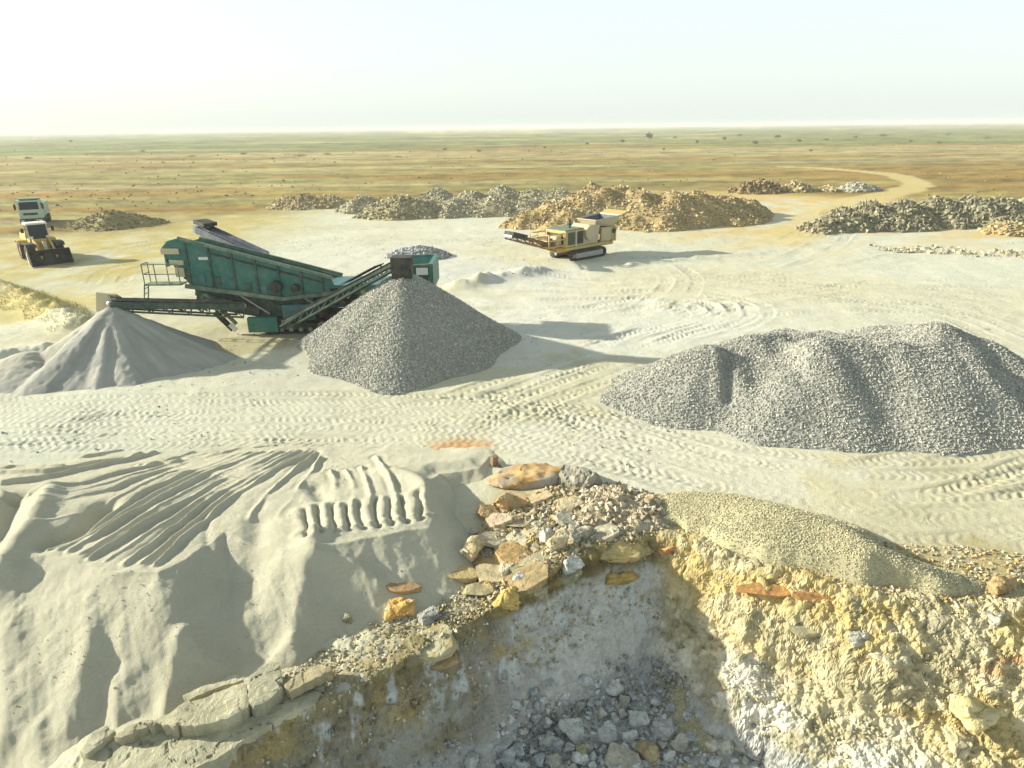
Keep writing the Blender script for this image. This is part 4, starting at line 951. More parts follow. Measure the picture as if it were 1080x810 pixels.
# ---- green screening machine
sc_ = thing('screening_machine', (-12.0, 39.4, 0), 'big dark green tracked screening machine with three raised conveyors between two grey cones', 'screening machine')
for s in (-1, 1):
    y0, y1 = (-1.55, -1.05) if s < 0 else (1.05, 1.55)
    t = MB().box(-1.9, 1.1, y0 + .08, y1 - .08, .22, .62).build('crawler', M_dgreen, sc_, bevel=.02)
    MB().track(-2.4, 1.6, y0, y1, 0, .86).build('track_belt', M_black, t)
    for i in range(6): MB().cyl((-1.75 + .55 * i, y0 + .03, .24), (-1.75 + .55 * i, y1 - .03, .24), .13, 10).build('track_roller', M_steel, t)
    for xx in (-1.97, 1.17): MB().cyl((xx, y0 + .02, .43), (xx, y1 - .02, .43), .28, 14).build('sprocket', M_steel, t)
m = MB()
for yy in (-.85, .85): m.beam((-6.3, yy, 1.75), (-2.6, yy, 1.05), .22, .34); m.beam((-2.7, yy, 1.05), (7.2, yy, 1.25), .22, .34)
for xx in (-5.5, -3.6, -1.5, .6, 2.6, 4.6, 6.6): m.beam((xx, -.85, 1.18 if xx > -3 else 1.18 + (-2.7 - xx) * .19), (xx, .85, 1.18 if xx > -3 else 1.18 + (-2.7 - xx) * .19), .16)
m.build('chassis', M_dgreen, sc_)
PROF = [(-7.44, 4.85), (-6.95, 5.33), (-6.25, 5.50), (-4.9, 5.06), (1.85, 3.16), (2.15, 2.42), (-.9, 2.06), (-6.05, 2.80)]
sb = MB().prism(PROF, -1.28, -1.20).prism([(x, z - .42 if z > 3 else z) for x, z in PROF], 1.20, 1.28)
sb.box(-7.3, -7.2, -1.2, 1.2, 3.9, 4.8)
sb = sb.build('screen_box', M_green, sc_)
d_ = MB(); d_.add([(-6.9, -1.2, 4.78), (1.7, -1.2, 2.75), (1.7, 1.2, 2.68), (-6.9, 1.2, 4.68), (-6.9, -1.2, 4.70), (1.7, -1.2, 2.67), (1.7, 1.2, 2.60), (-6.9, 1.2, 4.60)], [(0, 1, 2, 3), (7, 6, 5, 4), (0, 4, 5, 1), (1, 5, 6, 2), (2, 6, 7, 3), (3, 7, 4, 0)])
d_.build('screen_deck', M_belt, sb)
for t in (.10, .24, .38, .52, .66, .80, .93):
    x = -6.9 + t * 8.9; zt = 5.06 - (x + 4.9) * .2815 - .1; zb = 2.78 - (x + 6.05) * .143 if x < -.9 else 2.06 + (x + .9) * .118
    zt = min(zt, 5.2)
    MB().box(x - .05, x + .05, -1.37, -1.283, zb + .05, zt).build('stiffener', M_dgreen, sb)
for i in range(9):
    x = -6.2 + i * .85; z = 3.5 - i * .19
    if i not in (6, 7): MB().box(x - .16, x + .16, -1.34, -1.283, z - .28, z + .22).build('inspection_cover', M_bluegreen if i % 2 else M_dgreen, sb)
tr = MB().beam((-6.3, -1.35, 5.50), (-4.9, -1.35, 5.12), .18, .16).beam((-4.95, -1.35, 5.13), (1.9, -1.35, 3.22), .18, .16)
tr.build('top_rail', M_pgreen, sb); MB().beam((-6.3, 1.35, 5.1), (-4.9, 1.35, 4.72), .18, .16).beam((-4.95, 1.35, 4.73), (1.9, 1.35, 2.82), .18, .16).build('top_rail', M_pgreen, sb)
MB().beam((-6.3, -1.42, 2.84), (-.9, -1.42, 2.04), .20, .22).beam((-.95, -1.42, 2.05), (2.2, -1.42, 2.35), .18, .2).build('lower_beam', M_pgreen, sb)
g = MB().beam((-4.6, -1.33, 4.62), (1.4, -1.33, 2.93), .05, .10); g.build('dark_gap_strip', M_black, sb)  # black strip standing in for the shade of the gap below the top rail
mo = MB().cyl((-1.2, -1.75, 2.75), (-1.2, -1.30, 2.75), .34, 18).cyl((-1.2, -1.82, 2.75), (-1.2, -1.75, 2.75), .16, 12); mo.build('vibrator_drive', M_black, sb)
MB().cyl((-.15, -1.62, 2.65), (-.15, -1.3, 2.65), .22, 16).build('drive_pulley', M_black, sb)
for (x0, x1, z0, z1) in ((-7.35, -6.35, 4.62, 4.92), (-6.98, -6.2, 4.02, 4.28), (-6.75, -6.25, 3.35, 3.85)):
    MB().box(x0, x1, -1.42, -1.30, z0, z1).build('chute_plate', M_cream, sb, bevel=.015)
MB().box(-5.35, -4.75, -1.345, -1.300, 4.28, 4.44).build('name_plate', M_white, sb)
MB().prism([(-5.6, 2.65), (-.6, 1.98), (-1.3, 1.0), (-4.2, 1.25)], -.95, .95).build('fines_chute', M_dgreen, sc_)
af = MB().beam((-5.24, -1.5, 2.40), (-6.15, -1.5, 1.55), .13).beam((-5.24, -1.5, 2.40), (-3.75, -1.5, .62), .16).beam((-6.1, -1.5, 1.65), (-3.9, -1.5, 1.45), .11)
af.build('support_frame', M_pgreen, sc_); MB().beam((-5.2, 1.5, 2.4), (-6.1, 1.5, 1.6), .13).beam((-5.2, 1.5, 2.4), (-3.75, 1.5, .62), .16).build('support_frame', M_pgreen, sc_)
MB().prism([(-.8, 2.0), (2.1, 2.35), (1.7, 1.3), (-1.2, .95)], -1.1, 1.1).build('discharge_chute', M_dgreen, sc_)
MB().beam((-5.9, -1.1, 2.2), (-2.4, -1.25, 1.25), .12, .5).build('side_skirt', M_dgreen, sc_)
for i, (xa, za, xb, zb) in enumerate(((-4.4, 2.45, -2.6, 1.5), (-3.4, 2.3, -1.8, 1.15), (-2.2, 2.2, -.4, 1.3), (.1, 2.2, 1.2, 1.4))): MB().cyl((xa, -1.38, za), (xb, -1.36, zb), .05, 8).build('hydraulic_ram', M_steel if i % 2 else M_black, sc_)
MB().box(-.9, .9, -1.9, -1.6, .9, 1.75).build('valve_box', M_bluegreen, sc_, bevel=.03); MB().box(1.1, 1.6, -1.75, -1.3, 1.0, 1.9).build('battery_box', M_black, sc_, bevel=.03)
MB().box(-5.2, -2.2, .2, 1.1, 1.0, 2.3).build('dust_skirt', M_black, sc_); MB().beam((-6.0, -1.0, 2.45), (-.7, -1.0, 1.72), .06, .5).build('dust_skirt', M_dgreen, sc_)
MB().box(-2.6, 1.4, -.95, .95, .62, 1.0).build('undertray', M_black, sc_)
lg = MB().beam((-4.85, -1.55, 1.35), (-3.95, -1.55, .30), .24, .24); lg = lg.build('support_leg', M_black, sc_); MB().beam((-4.05, -1.70, .66), (-3.72, -1.70, .28), .06, .26).build('leg_foot', M_white, lg)
MB().box(-2.95, -1.25, -1.95, -1.58, .22, 1.08).build('hydraulic_tank', M_green, sc_, bevel=.04)
# walkway with handrails at the high end
wk = MB().box(-8.25, -6.2, -2.1, -1.35, 3.02, 3.10)
wk = wk.build('walkway', M_pgreen, sc_)
hr = MB(); 
for x in (-8.22, -7.55, -6.85, -6.25): hr.cyl((x, -2.07, 3.1), (x, -2.07, 4.2), .03, 6)
for y in (-1.4,): hr.cyl((-8.22, y, 3.1), (-8.22, y, 4.2), .03, 6)
for z in (3.65, 4.2): hr.cyl((-8.22, -2.07, z), (-6.25, -2.07, z), .028, 6); hr.cyl((-8.22, -2.07, z), (-8.22, -1.4, z), .028, 6)
hr.build('handrail', M_pgreen, wk)
ld = MB(); 
for y in (-2.05, -1.6): ld.beam((-8.25, y, 3.1), (-8.55, y, 1.6), .05)
for i in range(5): ld.beam((-8.30 - .06 * i, -2.05, 2.85 - .3 * i), (-8.30 - .06 * i, -1.6, 2.85 - .3 * i), .04)
ld.build('ladder', M_pgreen, wk)
# engine housing and feed hopper at the low end
en = MB().box(1.6, 5.0, -1.25, 1.25, 1.45, 2.75).build('engine_housing', M_bluegreen, sc_, bevel=.04)
fn_ = MB().cyl((2.75, -1.40, 2.15), (2.75, -1.26, 2.15), .48, 22); fn_ = fn_.build('cooling_fan', M_black, en); MB().cyl((2.75, -1.47, 2.15), (2.75, -1.40, 2.15), .12, 12).build('fan_hub', M_white, fn_)
MB().box(3.5, 3.75, -1.36, -1.255, 1.85, 2.45).build('warning_panel', M_loader, en)
MB().box(3.95, 4.8, -1.32, -1.255, 1.6, 2.6).build('service_door', M_green, en, bevel=.01)
for i in range(3): MB().box(1.75, 2.2, -1.31, -1.255, 1.6 + .36 * i, 1.85 + .36 * i).build('vent_grille', M_black, en)
MB().cyl((4.4, .5, 2.7), (4.4, .5, 3.5), .07, 10).build('exhaust_pipe', M_black, en)
hp = MB()
T = [(5.2, -1.55, 3.75), (7.6, -1.55, 3.85), (7.6, 1.55, 3.85), (5.2, 1.55, 3.75)]; Bm = [(5.5, -.8, 2.5), (7.2, -.8, 2.5), (7.2, .8, 2.5), (5.5, .8, 2.5)]
for i in range(4):
    j = (i + 1) % 4; a, b, c, e = [Vector(q) for q in (T[i], T[j], Bm[j], Bm[i])]; n = (b - a).cross(c - a).normalized() * .06
    hp.add([a, b, c, e, a + n, b + n, c + n, e + n], [(0, 1, 2, 3), (7, 6, 5, 4), (0, 4, 5, 1), (1, 5, 6, 2), (2, 6, 7, 3), (3, 7, 4, 0)])
hp.box(5.5, 7.2, -.8, .8, 2.42, 2.5)
hp.box(7.45, 7.68, -1.6, 1.6, 2.5, 3.95)
hp = hp.build('feed_hopper', M_green, sc_)
for y in (-1.58, 1.58): MB().beam((5.2, y, 3.80), (7.65, y, 3.90), .12).build('hopper_rim', M_pgreen, hp)
MB().box(6.75, 7.4, -1.66, -1.60, 3.35, 3.75).build('hopper_plate', M_white, hp)
for x in (5.6, 6.9):
    for y in (-.85, .85): MB().beam((x, y, 1.25), (x, y * .95, 2.5), .14).build('hopper_leg', M_dgreen, hp)
# conveyors
c1, d, s, u = conveyor(sc_, (-3.4, -1.3, 1.75), (-8.2, -5.75, 3.02), .9, M_dgreen, M_belt, depth=.7, plate=.34)
e = Vector((-8.2, -5.75, 3.02)); q = e + d * .12
MB().beam(q + u * .42, q - u * .55, .95, .10).build('head_plate', M_cream, c1)
MB().beam(e - d * .45 + u * .30, e + d * .08 + u * .30, 1.0, .06).build('head_cover', M_black, c1)
c2, d, s, u = conveyor(sc_, (-.6, -2.0, .95), (6.35, -4.75, 4.68), .95, M_dgreen, M_black)
e = Vector((6.35, -4.75, 4.68))
hd = MB(); r0 = Vector((6.5, -4.8, 0))
ring = [(-.52, -.45), (.52, -.45), (.52, .45), (-.52, .45)]
v = [(r0.x + x, r0.y + y, 4.95) for x, y in ring] + [(r0.x + x * .95, r0.y + y * .95, 3.88) for x, y in ring]
hd.add(v, [(0, 1, 2, 3), (0, 4, 5, 1), (1, 5, 6, 2), (2, 6, 7, 3), (3, 7, 4, 0)])
hd.build('rubber_hood', M_black, c2, bevel=0)
MB().beam(e - d * 1.2 + u * .32, e - d * 3.6 + u * .32, .98, .05).build('belt_cover', M_black, c2)
sp = MB().beam((2.1, -3.2, 2.5), (-.9, -2.6, .75), .11).beam((2.1, -2.4, 2.5), (-.7, -1.8, .75), .11).beam((2.2, -2.9, 2.6), (2.6, -1.25, 1.6), .12)
sp.build('conveyor_strut', M_pgreen, c2)
c3, d, s, u = conveyor(sc_, (-3.0, 2.1, 3.95), (-7.9, 5.6, 5.2), .9, M_navy, M_navy, lace=False, plate=.46)
e = Vector((-7.9, 5.6, 5.2)); MB().beam(e - d * .9 + u * .38, e + d * .25 + u * .30, .95, .22).build('head_cover', M_black, c3)
MB().beam(e + d * .28 - u * .02, e + d * .28 - u * .55, .9, .08).build('head_plate', M_white, c3)
MB().beam((-4.3, 3.5, 4.3), (-3.0, 1.0, 1.4), .12).build('conveyor_strut', M_dgreen, c3)

# ---- yellow jaw crusher
yaw = math.atan2(-.66, -.75)
jc = thing('jaw_crusher', (6.1, 61.6, 0), 'yellow and cream tracked jaw crusher with a dark hopper and long discharge conveyor', 'crusher', yaw)
for s in (-1, 1):
    y0, y1 = (-1.4, -.92) if s < 0 else (.92, 1.4)
    t = MB().box(-1.75, 1.75, y0 - .02 if s < 0 else y0 + .06, y1 - .06 if s < 0 else y1 + .02, .22, .66).build('crawler', M_steel, jc, bevel=.02)
    MB().track(-2.25, 2.25, y0, y1, 0, .88).build('track_belt', M_black, t)
m = MB().box(-3.8, 3.4, -.8, .8, .82, 1.22).box(-2.6, 2.9, -1.25, 1.25, 1.0, 1.22); m.build('chassis', M_yellow, jc, bevel=.02)
jb = MB().prism([(-1.5, 1.22), (-1.75, 2.75), (-.3, 2.9), (.55, 2.4), (.5, 1.22)], -.95, .95).build('jaw_box', M_cream, jc, bevel=.03)
MB().cyl((-.25, .96, 2.25), (-.25, 1.25, 2.25), .62, 22).build('flywheel', M_cream, jb); MB().cyl((-.25, -1.25, 2.25), (-.25, -.96, 2.25), .62, 22).build('flywheel', M_navy, jb)
en = MB().box(.6, 2.9, -1.2, 1.2, 1.24, 2.65).build('engine_housing', M_yellow, jc, bevel=.05)
for i in range(2): MB().box(.72 + 1.05 * i, 1.55 + 1.05 * i, 1.205, 1.26, 1.45, 2.5).build('service_door', [M_black, M_dgreen][i], en, bevel=.01)
MB().box(1.56, 1.60, 1.2, 1.28, 1.25, 2.65).build('door_post', M_white, en)
MB().box(2.905, 2.96, -1.0, 1.0, 1.6, 2.4).build('radiator_grille', M_black, en)
MB().cyl((1.6, .4, 2.6), (1.6, .4, 3.45), .09, 10).build('exhaust_pipe', M_black, en)
MB().box(.6, 2.9, -1.2, 1.2, 2.66, 2.74).build('roof_plate', M_pgreen, en)
hp = MB()
T = [(-4.2, -1.35, 3.42), (-.9, -1.2, 3.2), (-.9, 1.2, 3.2), (-4.2, 1.35, 3.42)]; Bm = [(-3.7, -.75, 2.35), (-1.3, -.75, 2.7), (-1.3, .75, 2.7), (-3.7, .75, 2.35)]
for i in range(4):
    j = (i + 1) % 4; a, b, c, e = [Vector(q) for q in (T[i], T[j], Bm[j], Bm[i])]; n = (b - a).cross(c - a).normalized() * .08
    hp.add([a, b, c, e, a + n, b + n, c + n, e + n], [(0, 1, 2, 3), (7, 6, 5, 4), (0, 4, 5, 1), (1, 5, 6, 2), (2, 6, 7, 3), (3, 7, 4, 0)])
hp = hp.build('feed_hopper', M_cream, jc)
MB().add([(-4.05, -1.23, 3.36), (-1.0, -1.09, 3.15), (-1.0, 1.09, 3.15), (-4.05, 1.23, 3.36), (-3.6, -.7, 2.6), (-1.4, -.7, 2.8), (-1.4, .7, 2.8), (-3.6, .7, 2.6)], [(0, 1, 5, 4), (1, 2, 6, 5), (2, 3, 7, 6), (3, 0, 4, 7), (4, 5, 6, 7)]).build('hopper_liner', M_navy, hp)
MB().beam((-5.2, 0, 3.66), (-4.2, 0, 3.40), 2.55, .08).build('hopper_flap', M_yellow, hp)
fd = MB().box(-3.8, -1.2, -.85, .85, 1.9, 2.32).build('feeder', M_navy, jc, bevel=.02); 
for x in (-3.5, -2.0):
    for y in (-.9, .9): MB().beam((x, y, 1.1), (x, y, 2.5), .2).build('hopper_post', M_yellow, jc)
MB().box(-3.4, -2.1, .85, .93, 1.25, 2.45).build('side_panel', M_cream, jc)
MB().box(-4.1, -3.85, -.9, .9, 1.1, 2.4).build('rear_panel', M_yellow, jc, bevel=.02)
MB().cyl((-3.6, .98, 2.05), (-3.6, 1.08, 2.05), .22, 14).build('motor_cover', M_black, jc)
wk = MB().box(3.0, 4.9, -1.2, 1.2, 1.42, 1.50); 
for x in (3.05, 3.95, 4.85):
    for y in (-1.17, 1.17): wk.beam((x, y, 1.5), (x, y, 2.5), .09)
for y in (-1.17, 1.17):
    for z in (2.0, 2.5): wk.beam((3.05, y, z), (4.85, y, z), .09)
for z in (2.0, 2.5): wk.beam((4.85, -1.17, z), (4.85, 1.17, z), .09)
wk = wk.build('walkway', M_yellow, jc)
MB().box(3.1, 3.8, .2, .9, 1.5, 2.3).build('control_box', M_cream, wk, bevel=.03); MB().box(4.05, 4.7, -.3, .8, 1.5, 2.15).build('hydraulic_tank', M_rust, wk, bevel=.03)
cj, d, s, u = conveyor(jc, (.2, 0, .55), (8.2, 0, 2.75), 1.0, M_rust, M_belt, depth=.5)
e = Vector((8.2, 0, 2.75)); MB().beam(e - d * 1.5 + u * .14, e + d * .1 + u * .14, 1.12, .40).build('head_cover', M_black, cj)
MB().beam((3.6, -.5, 1.5), (4.6, -.5, 1.75), .1).beam((3.6, .5, 1.5), (4.6, .5, 1.75), .1).beam((4.2, .6, 2.4), (5.6, .55, 2.2), .06).beam((4.2, -.6, 2.4), (5.6, -.55, 2.2), .06).build('hanger', M_yellow, cj)

# ---- wheel loader
def wheel(parent, c, r, w, rimmat, n=26):
    t = MB().tyre(c, r, w, n).build('wheel', M_black, parent, smooth=False)
    m = MB().cyl((c[0], c[1] - w * .36, c[2]), (c[0], c[1] + w * .36, c[2]), r * .57, 20).cyl((c[0], c[1] - w * .44, c[2]), (c[0], c[1] + w * .44, c[2]), r * .2, 12)
    m.build('rim', rimmat, t); return t
wl_ = thing('wheel_loader', (-43.2, 63.4, 0), 'yellow wheel loader with its wide dark bucket lowered, in front of the truck', 'wheel loader', math.atan2(-.73, .68))
for x in (-1.75, 1.65):
    for y in (-1.12, 1.12): wheel(wl_, (x, y, .84), .84, .66, M_loader)
MB().prism([(-3.9, 1.0), (-3.95, 1.9), (-3.6, 2.25), (-.9, 2.35), (-.7, 1.0)], -.85, .85).build('engine_hood', M_loader, wl_, bevel=.05)
MB().box(-4.15, -3.6, -1.2, 1.2, .75, 1.45).build('counterweight', M_black, wl_, bevel=.08)
MB().box(-3.97, -3.93, -.6, .6, 1.2, 1.9).build('radiator_grille', M_black, wl_)
MB().box(-2.6, -.3, -.5, .5, .65, 1.1).box(-.3, .2, -.28, .28, .7, 1.0).box(.15, 2.2, -.45, .45, .65, 1.25).box(.3, 1.3, -.42, .42, 1.2, 2.0).build('frame', M_yellow, wl_, bevel=.03)
for x in (-1.75, 1.65):
    for s in (-1, 1):
        f = MB(); y0, y1 = sorted((s * .78, s * 1.5)); f.prism([(x - .95, 1.55), (x - .75, 1.80), (x + .75, 1.80), (x + .95, 1.55), (x + .92, 1.5), (x + .72, 1.73), (x - .72, 1.73), (x - .92, 1.5)], y0, y1)
        f.build('mudguard', M_loader if x < 0 else M_black, wl_)
cb = MB().box(-.95, .55, -.78, .78, 1.35, 2.0).build('cab', M_loader, wl_, bevel=.03)
MB().prism([(-.92, 2.0), (-.85, 3.22), (.30, 3.22), (.52, 2.0)], -.74, .74).build('cab_window', M_glass, cb)
for y in (-.76, .76):
    for xa, xb in ((-.93, -.86), (.53, .31), (-.2, -.2)): MB().beam((xa, y, 2.0), (xb, y, 3.25), .08).build('cab_pillar', M_cream, cb)
MB().box(-1.0, .48, -.84, .84, 3.23, 3.40).build('cab_roof', M_white, cb, bevel=.04)
MB().cyl((-.6, .4, 3.4), (-.6, .4, 3.58), .07, 10).build('beacon', M_orange, cb)
for y in (-1.0, 1.0):
    mm = MB().beam((.45, y * .8, 2.9), (.55, y * 1.15, 2.9), .04).box(.50, .56, y * 1.18 - .11, y * 1.18 + .11, 2.6, 3.0); mm.build('mirror', M_black, cb)
ll = MB(); 
for y in (-.62, .62): MB().box(.66, .76, y - .12, y + .12, 2.05, 2.25).build('headlight', M_lamp, wl_)
MB().cyl((-2.4, .45, 2.3), (-2.4, .45, 3.0), .06, 8).build('exhaust_pipe', M_black, wl_)
for y in (-.58, .58):
    MB().beam((.75, y, 1.95), (2.2, y, 1.55), .16, .34).beam((2.15, y, 1.58), (3.15, y, .55), .16, .30).build('lift_arm', M_loader, wl_, bevel=.02)
MB().beam((1.0, 0, 1.75), (2.35, 0, 1.75), .14, .22).beam((2.3, 0, 1.95), (2.45, 0, 1.05), .14, .26).beam((2.4, 0, 1.1), (3.1, 0, 1.15), .12).build('tilt_linkage', M_cream, wl_)
bk = MB(); arc = [(4.25, .04), (3.35, .05), (3.08, .28), (3.0, .62), (3.10, 1.02), (3.45, 1.36)]
inn = [(4.25, .10), (3.38, .11), (3.15, .32), (3.07, .62), (3.17, .98), (3.48, 1.30)]
bk.prism(arc + inn[::-1], -1.6, 1.6)
for y in (-1.6, 1.54): bk.prism([(4.2, .04), (3.35, .05), (3.08, .28), (3.0, .62), (3.10, 1.02), (3.45, 1.36), (3.65, 1.2)], y, y + .06)
bk = bk.build('bucket', M_black, wl_); 
MB().box(4.2, 4.42, -1.6, 1.6, .03, .09).build('cutting_edge', M_steel, bk)
MB().prism([(4.22, .06), (3.36, .07), (3.06, .3), (2.98, .62), (3.08, 1.04), (3.45, 1.38), (3.60, 1.3), (3.3, .9), (3.6, .2)], -1.66, -1.605).build('bucket_side', M_cream, bk)

# ---- truck
tk = thing('dump_truck', (-61.4, 90.6, 0), 'pale green-white tipper truck facing the camera behind the wheel loader', 'truck', math.atan2(-.89, .45))
for x in (2.45, -1.4, -2.65):
    for y in (-1.05, 1.05): wheel(tk, (x, y, .53), .53, .34 if x > 0 else .55, M_steel, 22)
MB().box(-3.4, 3.2, -.5, .5, .62, .92).build('chassis', M_black, tk)
cb = MB().prism([(1.75, .95), (1.75, 3.05), (1.95, 3.2), (3.3, 3.15), (3.55, 2.1), (3.6, .95)], -1.22, 1.22).build('cab', M_wgreen, tk, bevel=.06)
ws = MB().add([(3.585, -1.02, 2.08), (3.585, 1.02, 2.08), (3.36, .98, 2.98), (3.36, -.98, 2.98), (3.5, -1.02, 2.06), (3.5, 1.02, 2.06), (3.28, .98, 2.96), (3.28, -.98, 2.96)], [(0, 1, 2, 3), (7, 6, 5, 4), (0, 4, 5, 1), (1, 5, 6, 2), (2, 6, 7, 3), (3, 7, 4, 0)]).build('windscreen', M_glass, cb)
for y in (-1, 1): MB().box(2.2, 3.2, 1.215 * y - .02, 1.215 * y + .02, 2.1, 2.85).build('side_window', M_glass, cb)
MB().box(3.585, 3.64, -.75, .75, 1.42, 1.68).build('grille', M_black, cb)
bp_ = MB().box(3.3, 3.78, -1.24, 1.24, .45, 1.0).build('bumper', M_black, tk, bevel=.04)
for y in (-.95, .95): MB().box(3.78, 3.81, y - .17, y + .17, .68, .86).build('headlight', M_lamp, bp_)
for y in (-1, 1): MB().beam((3.45, y * 1.2, 2.75), (3.6, y * 1.45, 2.75), .05).box(3.55, 3.62, y * 1.45 - .12, y * 1.45 + .12, 2.1, 2.8).build('mirror', M_black, cb)
MB().box(2.0, 3.1, -1.0, 1.0, 3.21, 3.30).build('sun_visor', M_dgreen, cb)
bd = MB(); 
bd.box(-3.6, 1.6, -1.25, 1.25, 1.1, 1.22); bd.box(-3.6, 1.6, -1.25, -1.17, 1.22, 2.6); bd.box(-3.6, 1.6, 1.17, 1.25, 1.22, 2.6); bd.box(1.52, 1.6, -1.17, 1.17, 1.22, 3.3); bd.box(-3.6, -3.52, -1.17, 1.17, 1.22, 2.5)
bd.box(1.6, 2.1, -1.2, 1.2, 3.22, 3.34)
for x in (-3.3, -2.1, -.9, .3, 1.4):
    for y in (-1.29, 1.25): bd.box(x - .05, x + .05, y, y + .04, 1.15, 2.6)
bd.build('dump_body', M_wgreen, tk)
for y in (-1, 1): MB().box(-.6, .8, y * 1.0 - .2, y * 1.0 + .2, .55, 1.0).build('fuel_tank', M_dgreen, tk, bevel=.05)

# ------------------------------------------------------------------ scattered bushes and small trees on the far plain
LEAF = [(.055, .075, .025), (.075, .095, .03), (.04, .06, .022), (.09, .10, .035)]
M_leaf = granular('dry_foliage', ((3, .5), (9, .5)), .05, .3)
def bush(name, label, cat, px, py, hpx, wpx, seed, group=None, trunk=True):
    x, y, _ = P(px, py); s = (y * math.cos(PITCH) + CAM_H * math.sin(PITCH)) / FPX
    h = hpx * s; w = wpx * s; r = np.random.default_rng(seed)
    root = thing(name, (x, y, float(und(np.array([x]), np.array([y]))[0])), label, cat, float(r.uniform(0, 6)), group)
    t0 = h * .30 if trunk else .0
    lob = r.normal(0, .42, (7, 3)); lob[:, 2] = np.abs(r.normal(.1, .4, 7)); n = 420
    pk = r.integers(0, 7, n); p = lob[pk] * .75 + r.normal(0, .24, (n, 3))
    p = p / max(1.0, np.abs(p).max()) ; pos = np.stack([p[:, 0] * w * .62, p[:, 1] * w * .62, t0 + (p[:, 2] + .45) / 1.45 * (h - t0)], 1)
    pos[:, 2] = np.maximum(pos[:, 2], .1 * h)
    sz = h * r.uniform(.06, .16, n)
    v, f, c = stones(pos, sz, LEAF, r, LIB8, .35, jitter=.2)
    np_mesh('crown', v, [f], M_leaf, c, parent=root)
    tm = MB()
    for i in range(3 if trunk else 4):
        a = i * 2.1 + seed; tm.cyl((0, 0, -.2), (math.cos(a) * w * .22, math.sin(a) * w * .22, max(t0 * 1.5, h * .4)), h * .03, 7, h * .015)
    tm.build('trunk', M_rust, root)
bush('tree', 'largest dark green tree standing alone on the far plain right of centre', 'tree', 685, 148.5, 9, 11, 1)
bush('tree', 'small dark tree on the far plain above the end of the dirt track', 'tree', 820, 147.5, 5.5, 8, 2)
bush('tree', 'dark bush-like tree on the plain between the two larger trees', 'tree', 764, 148, 4.5, 7, 3)
i = 10
for px, py, h, w in [(657,150,4,7),(735,151,4,5),(797,152,5,8),(843,150,4,7),(902,146,4,6),(931,145,4,8),(620,152,3,6),(1000,143,3,6),(872,148,3,6),(712,146,3,8),(1040,147,3,9),(960,150,3,6),(505,160,3,6),(470,158,3,7),(780,144,3,9),(575,156,2.5,5),(990,152,3,5),(855,160,3,5),(700,158,2.5,4)]:
    bush('bush', 'small dark green bush dotted on the far plain at the right', 'bush', px, py, h, w, i, 'bushes dotted over the far plain', False); i += 1
for px, py, h, w in [(203,166,3,24),(318,165,4,20),(256,163,3,10),(345,163,3,12),(287,168,2.5,9),(75,150,3,5),(30,168,3,10),(150,160,2.5,8),(420,166,2.5,10)]:
    bush('bush', 'low spreading green scrub patch on the far plain at the left', 'bush', px, py, h, w, i, 'scrub patches on the far plain', False); i += 1
_r = np.random.default_rng(91); _n = 1500; _y = 1 / _r.uniform(1 / 900, 1 / 105, _n) ; _x = _r.uniform(-.95, .95, _n) * _y
_m = (fbm2(_x / 60, np.log(_y) * 9, 3, 571) > -.05) & (seg_dist(_x, _y, ROAD)[0] > 5); _x, _y = _x[_m], _y[_m]
_yb = np.interp(_x / _y, [-1.1, -.75, -.5, -.35, -.03, .36, .5, .75, 1.1], [70, 74, 84, 100, 118, 125, 110, 92, 80]); _m = _y > _yb * 1.08; _x, _y = _x[_m], _y[_m]
_s = _r.uniform(.25, 1.0, len(_x)) * np.clip(_y / 260, .7, 1.6); _z = und(_x, _y)
_v, _f, _c = stones(np.stack([_x, _y, _z + _s * .12], 1), _s, [(.24, .21, .07), (.30, .24, .07), (.18, .19, .06), (.34, .25, .09)], _r, LIB14, .5, .3)
tag(np_mesh('dry_scrub', _v, [_f], M_leaf, _c), kind='stuff')
# ------------------------------------------------------------------ sun, sky, air, camera
SUN_EL, SUN_AZ = R(21.0), (-.985, .175)      # horizontal direction towards the sun
sun = bpy.data.lights.new('sun', 'SUN'); sun.energy = 4.5; sun.angle = R(1.2); sun.color = (1, .967, .80)
so = link(bpy.data.objects.new('sun', sun)); 
sd = Vector((SUN_AZ[0] * math.cos(SUN_EL), SUN_AZ[1] * math.cos(SUN_EL), math.sin(SUN_EL)))
so.rotation_euler = sd.to_track_quat('Z', 'Y').to_euler(); so.location = sd * 60
w = bpy.data.worlds.new('World'); SC.world = w; w.use_nodes = True
nt = w.node_tree; bg = nt.nodes['Background']
sky = nt.nodes.new('ShaderNodeTexSky'); sky.sky_type = 'NISHITA'; sky.sun_disc = False
sky.sun_elevation = SUN_EL; sky.sun_rotation = math.atan2(SUN_AZ[0], SUN_AZ[1])
sky.air_density = 1.0; sky.dust_density = 2.5; sky.ozone_density = 1.0; sky.altitude = 0
tc = nt.nodes.new('ShaderNodeTexCoord'); sx = nt.nodes.new('ShaderNodeSeparateXYZ'); nt.links.new(tc.outputs['Generated'], sx.inputs[0])
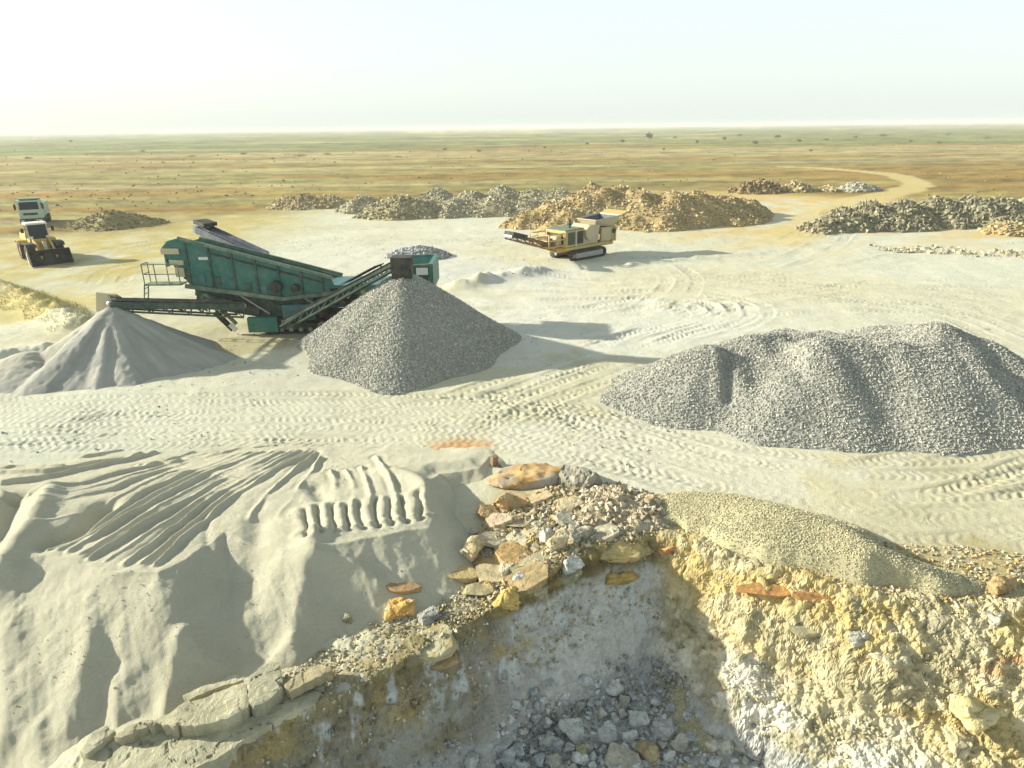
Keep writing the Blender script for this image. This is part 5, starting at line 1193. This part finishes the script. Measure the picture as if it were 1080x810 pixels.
mr = nt.nodes.new('ShaderNodeMapRange'); mr.inputs[1].default_value = .14; mr.inputs[2].default_value = .6; nt.links.new(sx.outputs[2], mr.inputs[0])
m1 = nt.nodes.new('ShaderNodeMix'); m1.data_type = 'RGBA'; m1.inputs[6].default_value = (3.0, 3.32, 3.18, 1); m1.inputs[7].default_value = (1.36, 1.64, 1.62, 1)   # dust-white low sky, dimmer overhead
mx = nt.nodes.new('ShaderNodeMix'); mx.data_type = 'RGBA'; mx.inputs[0].default_value = .80
nt.links.new(mr.outputs[0], m1.inputs[0]); nt.links.new(sky.outputs[0], mx.inputs[6]); nt.links.new(m1.outputs[2], mx.inputs[7]); nt.links.new(mx.outputs[2], bg.inputs[0]); bg.inputs[1].default_value = .15
# the dusty air over the plain
mh = bpy.data.materials.new('dusty_air'); mh.use_nodes = True; nt = mh.node_tree; nt.nodes.remove(nt.nodes['Principled BSDF'])
pv = nt.nodes.new('ShaderNodeVolumePrincipled'); pv.inputs['Color'].default_value = (.84, .85, .83, 1); pv.inputs['Density'].default_value = HAZE; pv.inputs['Anisotropy'].default_value = 0.0
nt.links.new(pv.outputs[0], nt.nodes['Material Output'].inputs['Volume'])
hb = MB().box(-21000, 21000, -60, 23000, -7.5, 15.5).build('haze', mh, None); tag(hb, kind='stuff')
cam = bpy.data.cameras.new('camera'); cam.sensor_width = 36; cam.lens = 24; cam.clip_end = 60000; cam.clip_start = .1
co = link(bpy.data.objects.new('camera', cam)); co.matrix_world = Matrix.Translation((0, 0, CAM_H)) @ Matrix.Rotation(R(90) - PITCH, 4, 'X') @ Matrix.Rotation(-ROLL, 4, 'Z')
SC.camera = co
SC.render.engine = 'CYCLES'
vs = SC.view_settings; vs.view_transform = 'Standard'; vs.look = 'None'; vs.gamma = 1; vs.use_curve_mapping = False; vs.exposure = EXPO
cy = SC.cycles; cy.max_bounces = 6; cy.diffuse_bounces = 3; cy.glossy_bounces = 2; cy.volume_bounces = 1; cy.transmission_bounces = 2; cy.use_denoising = True
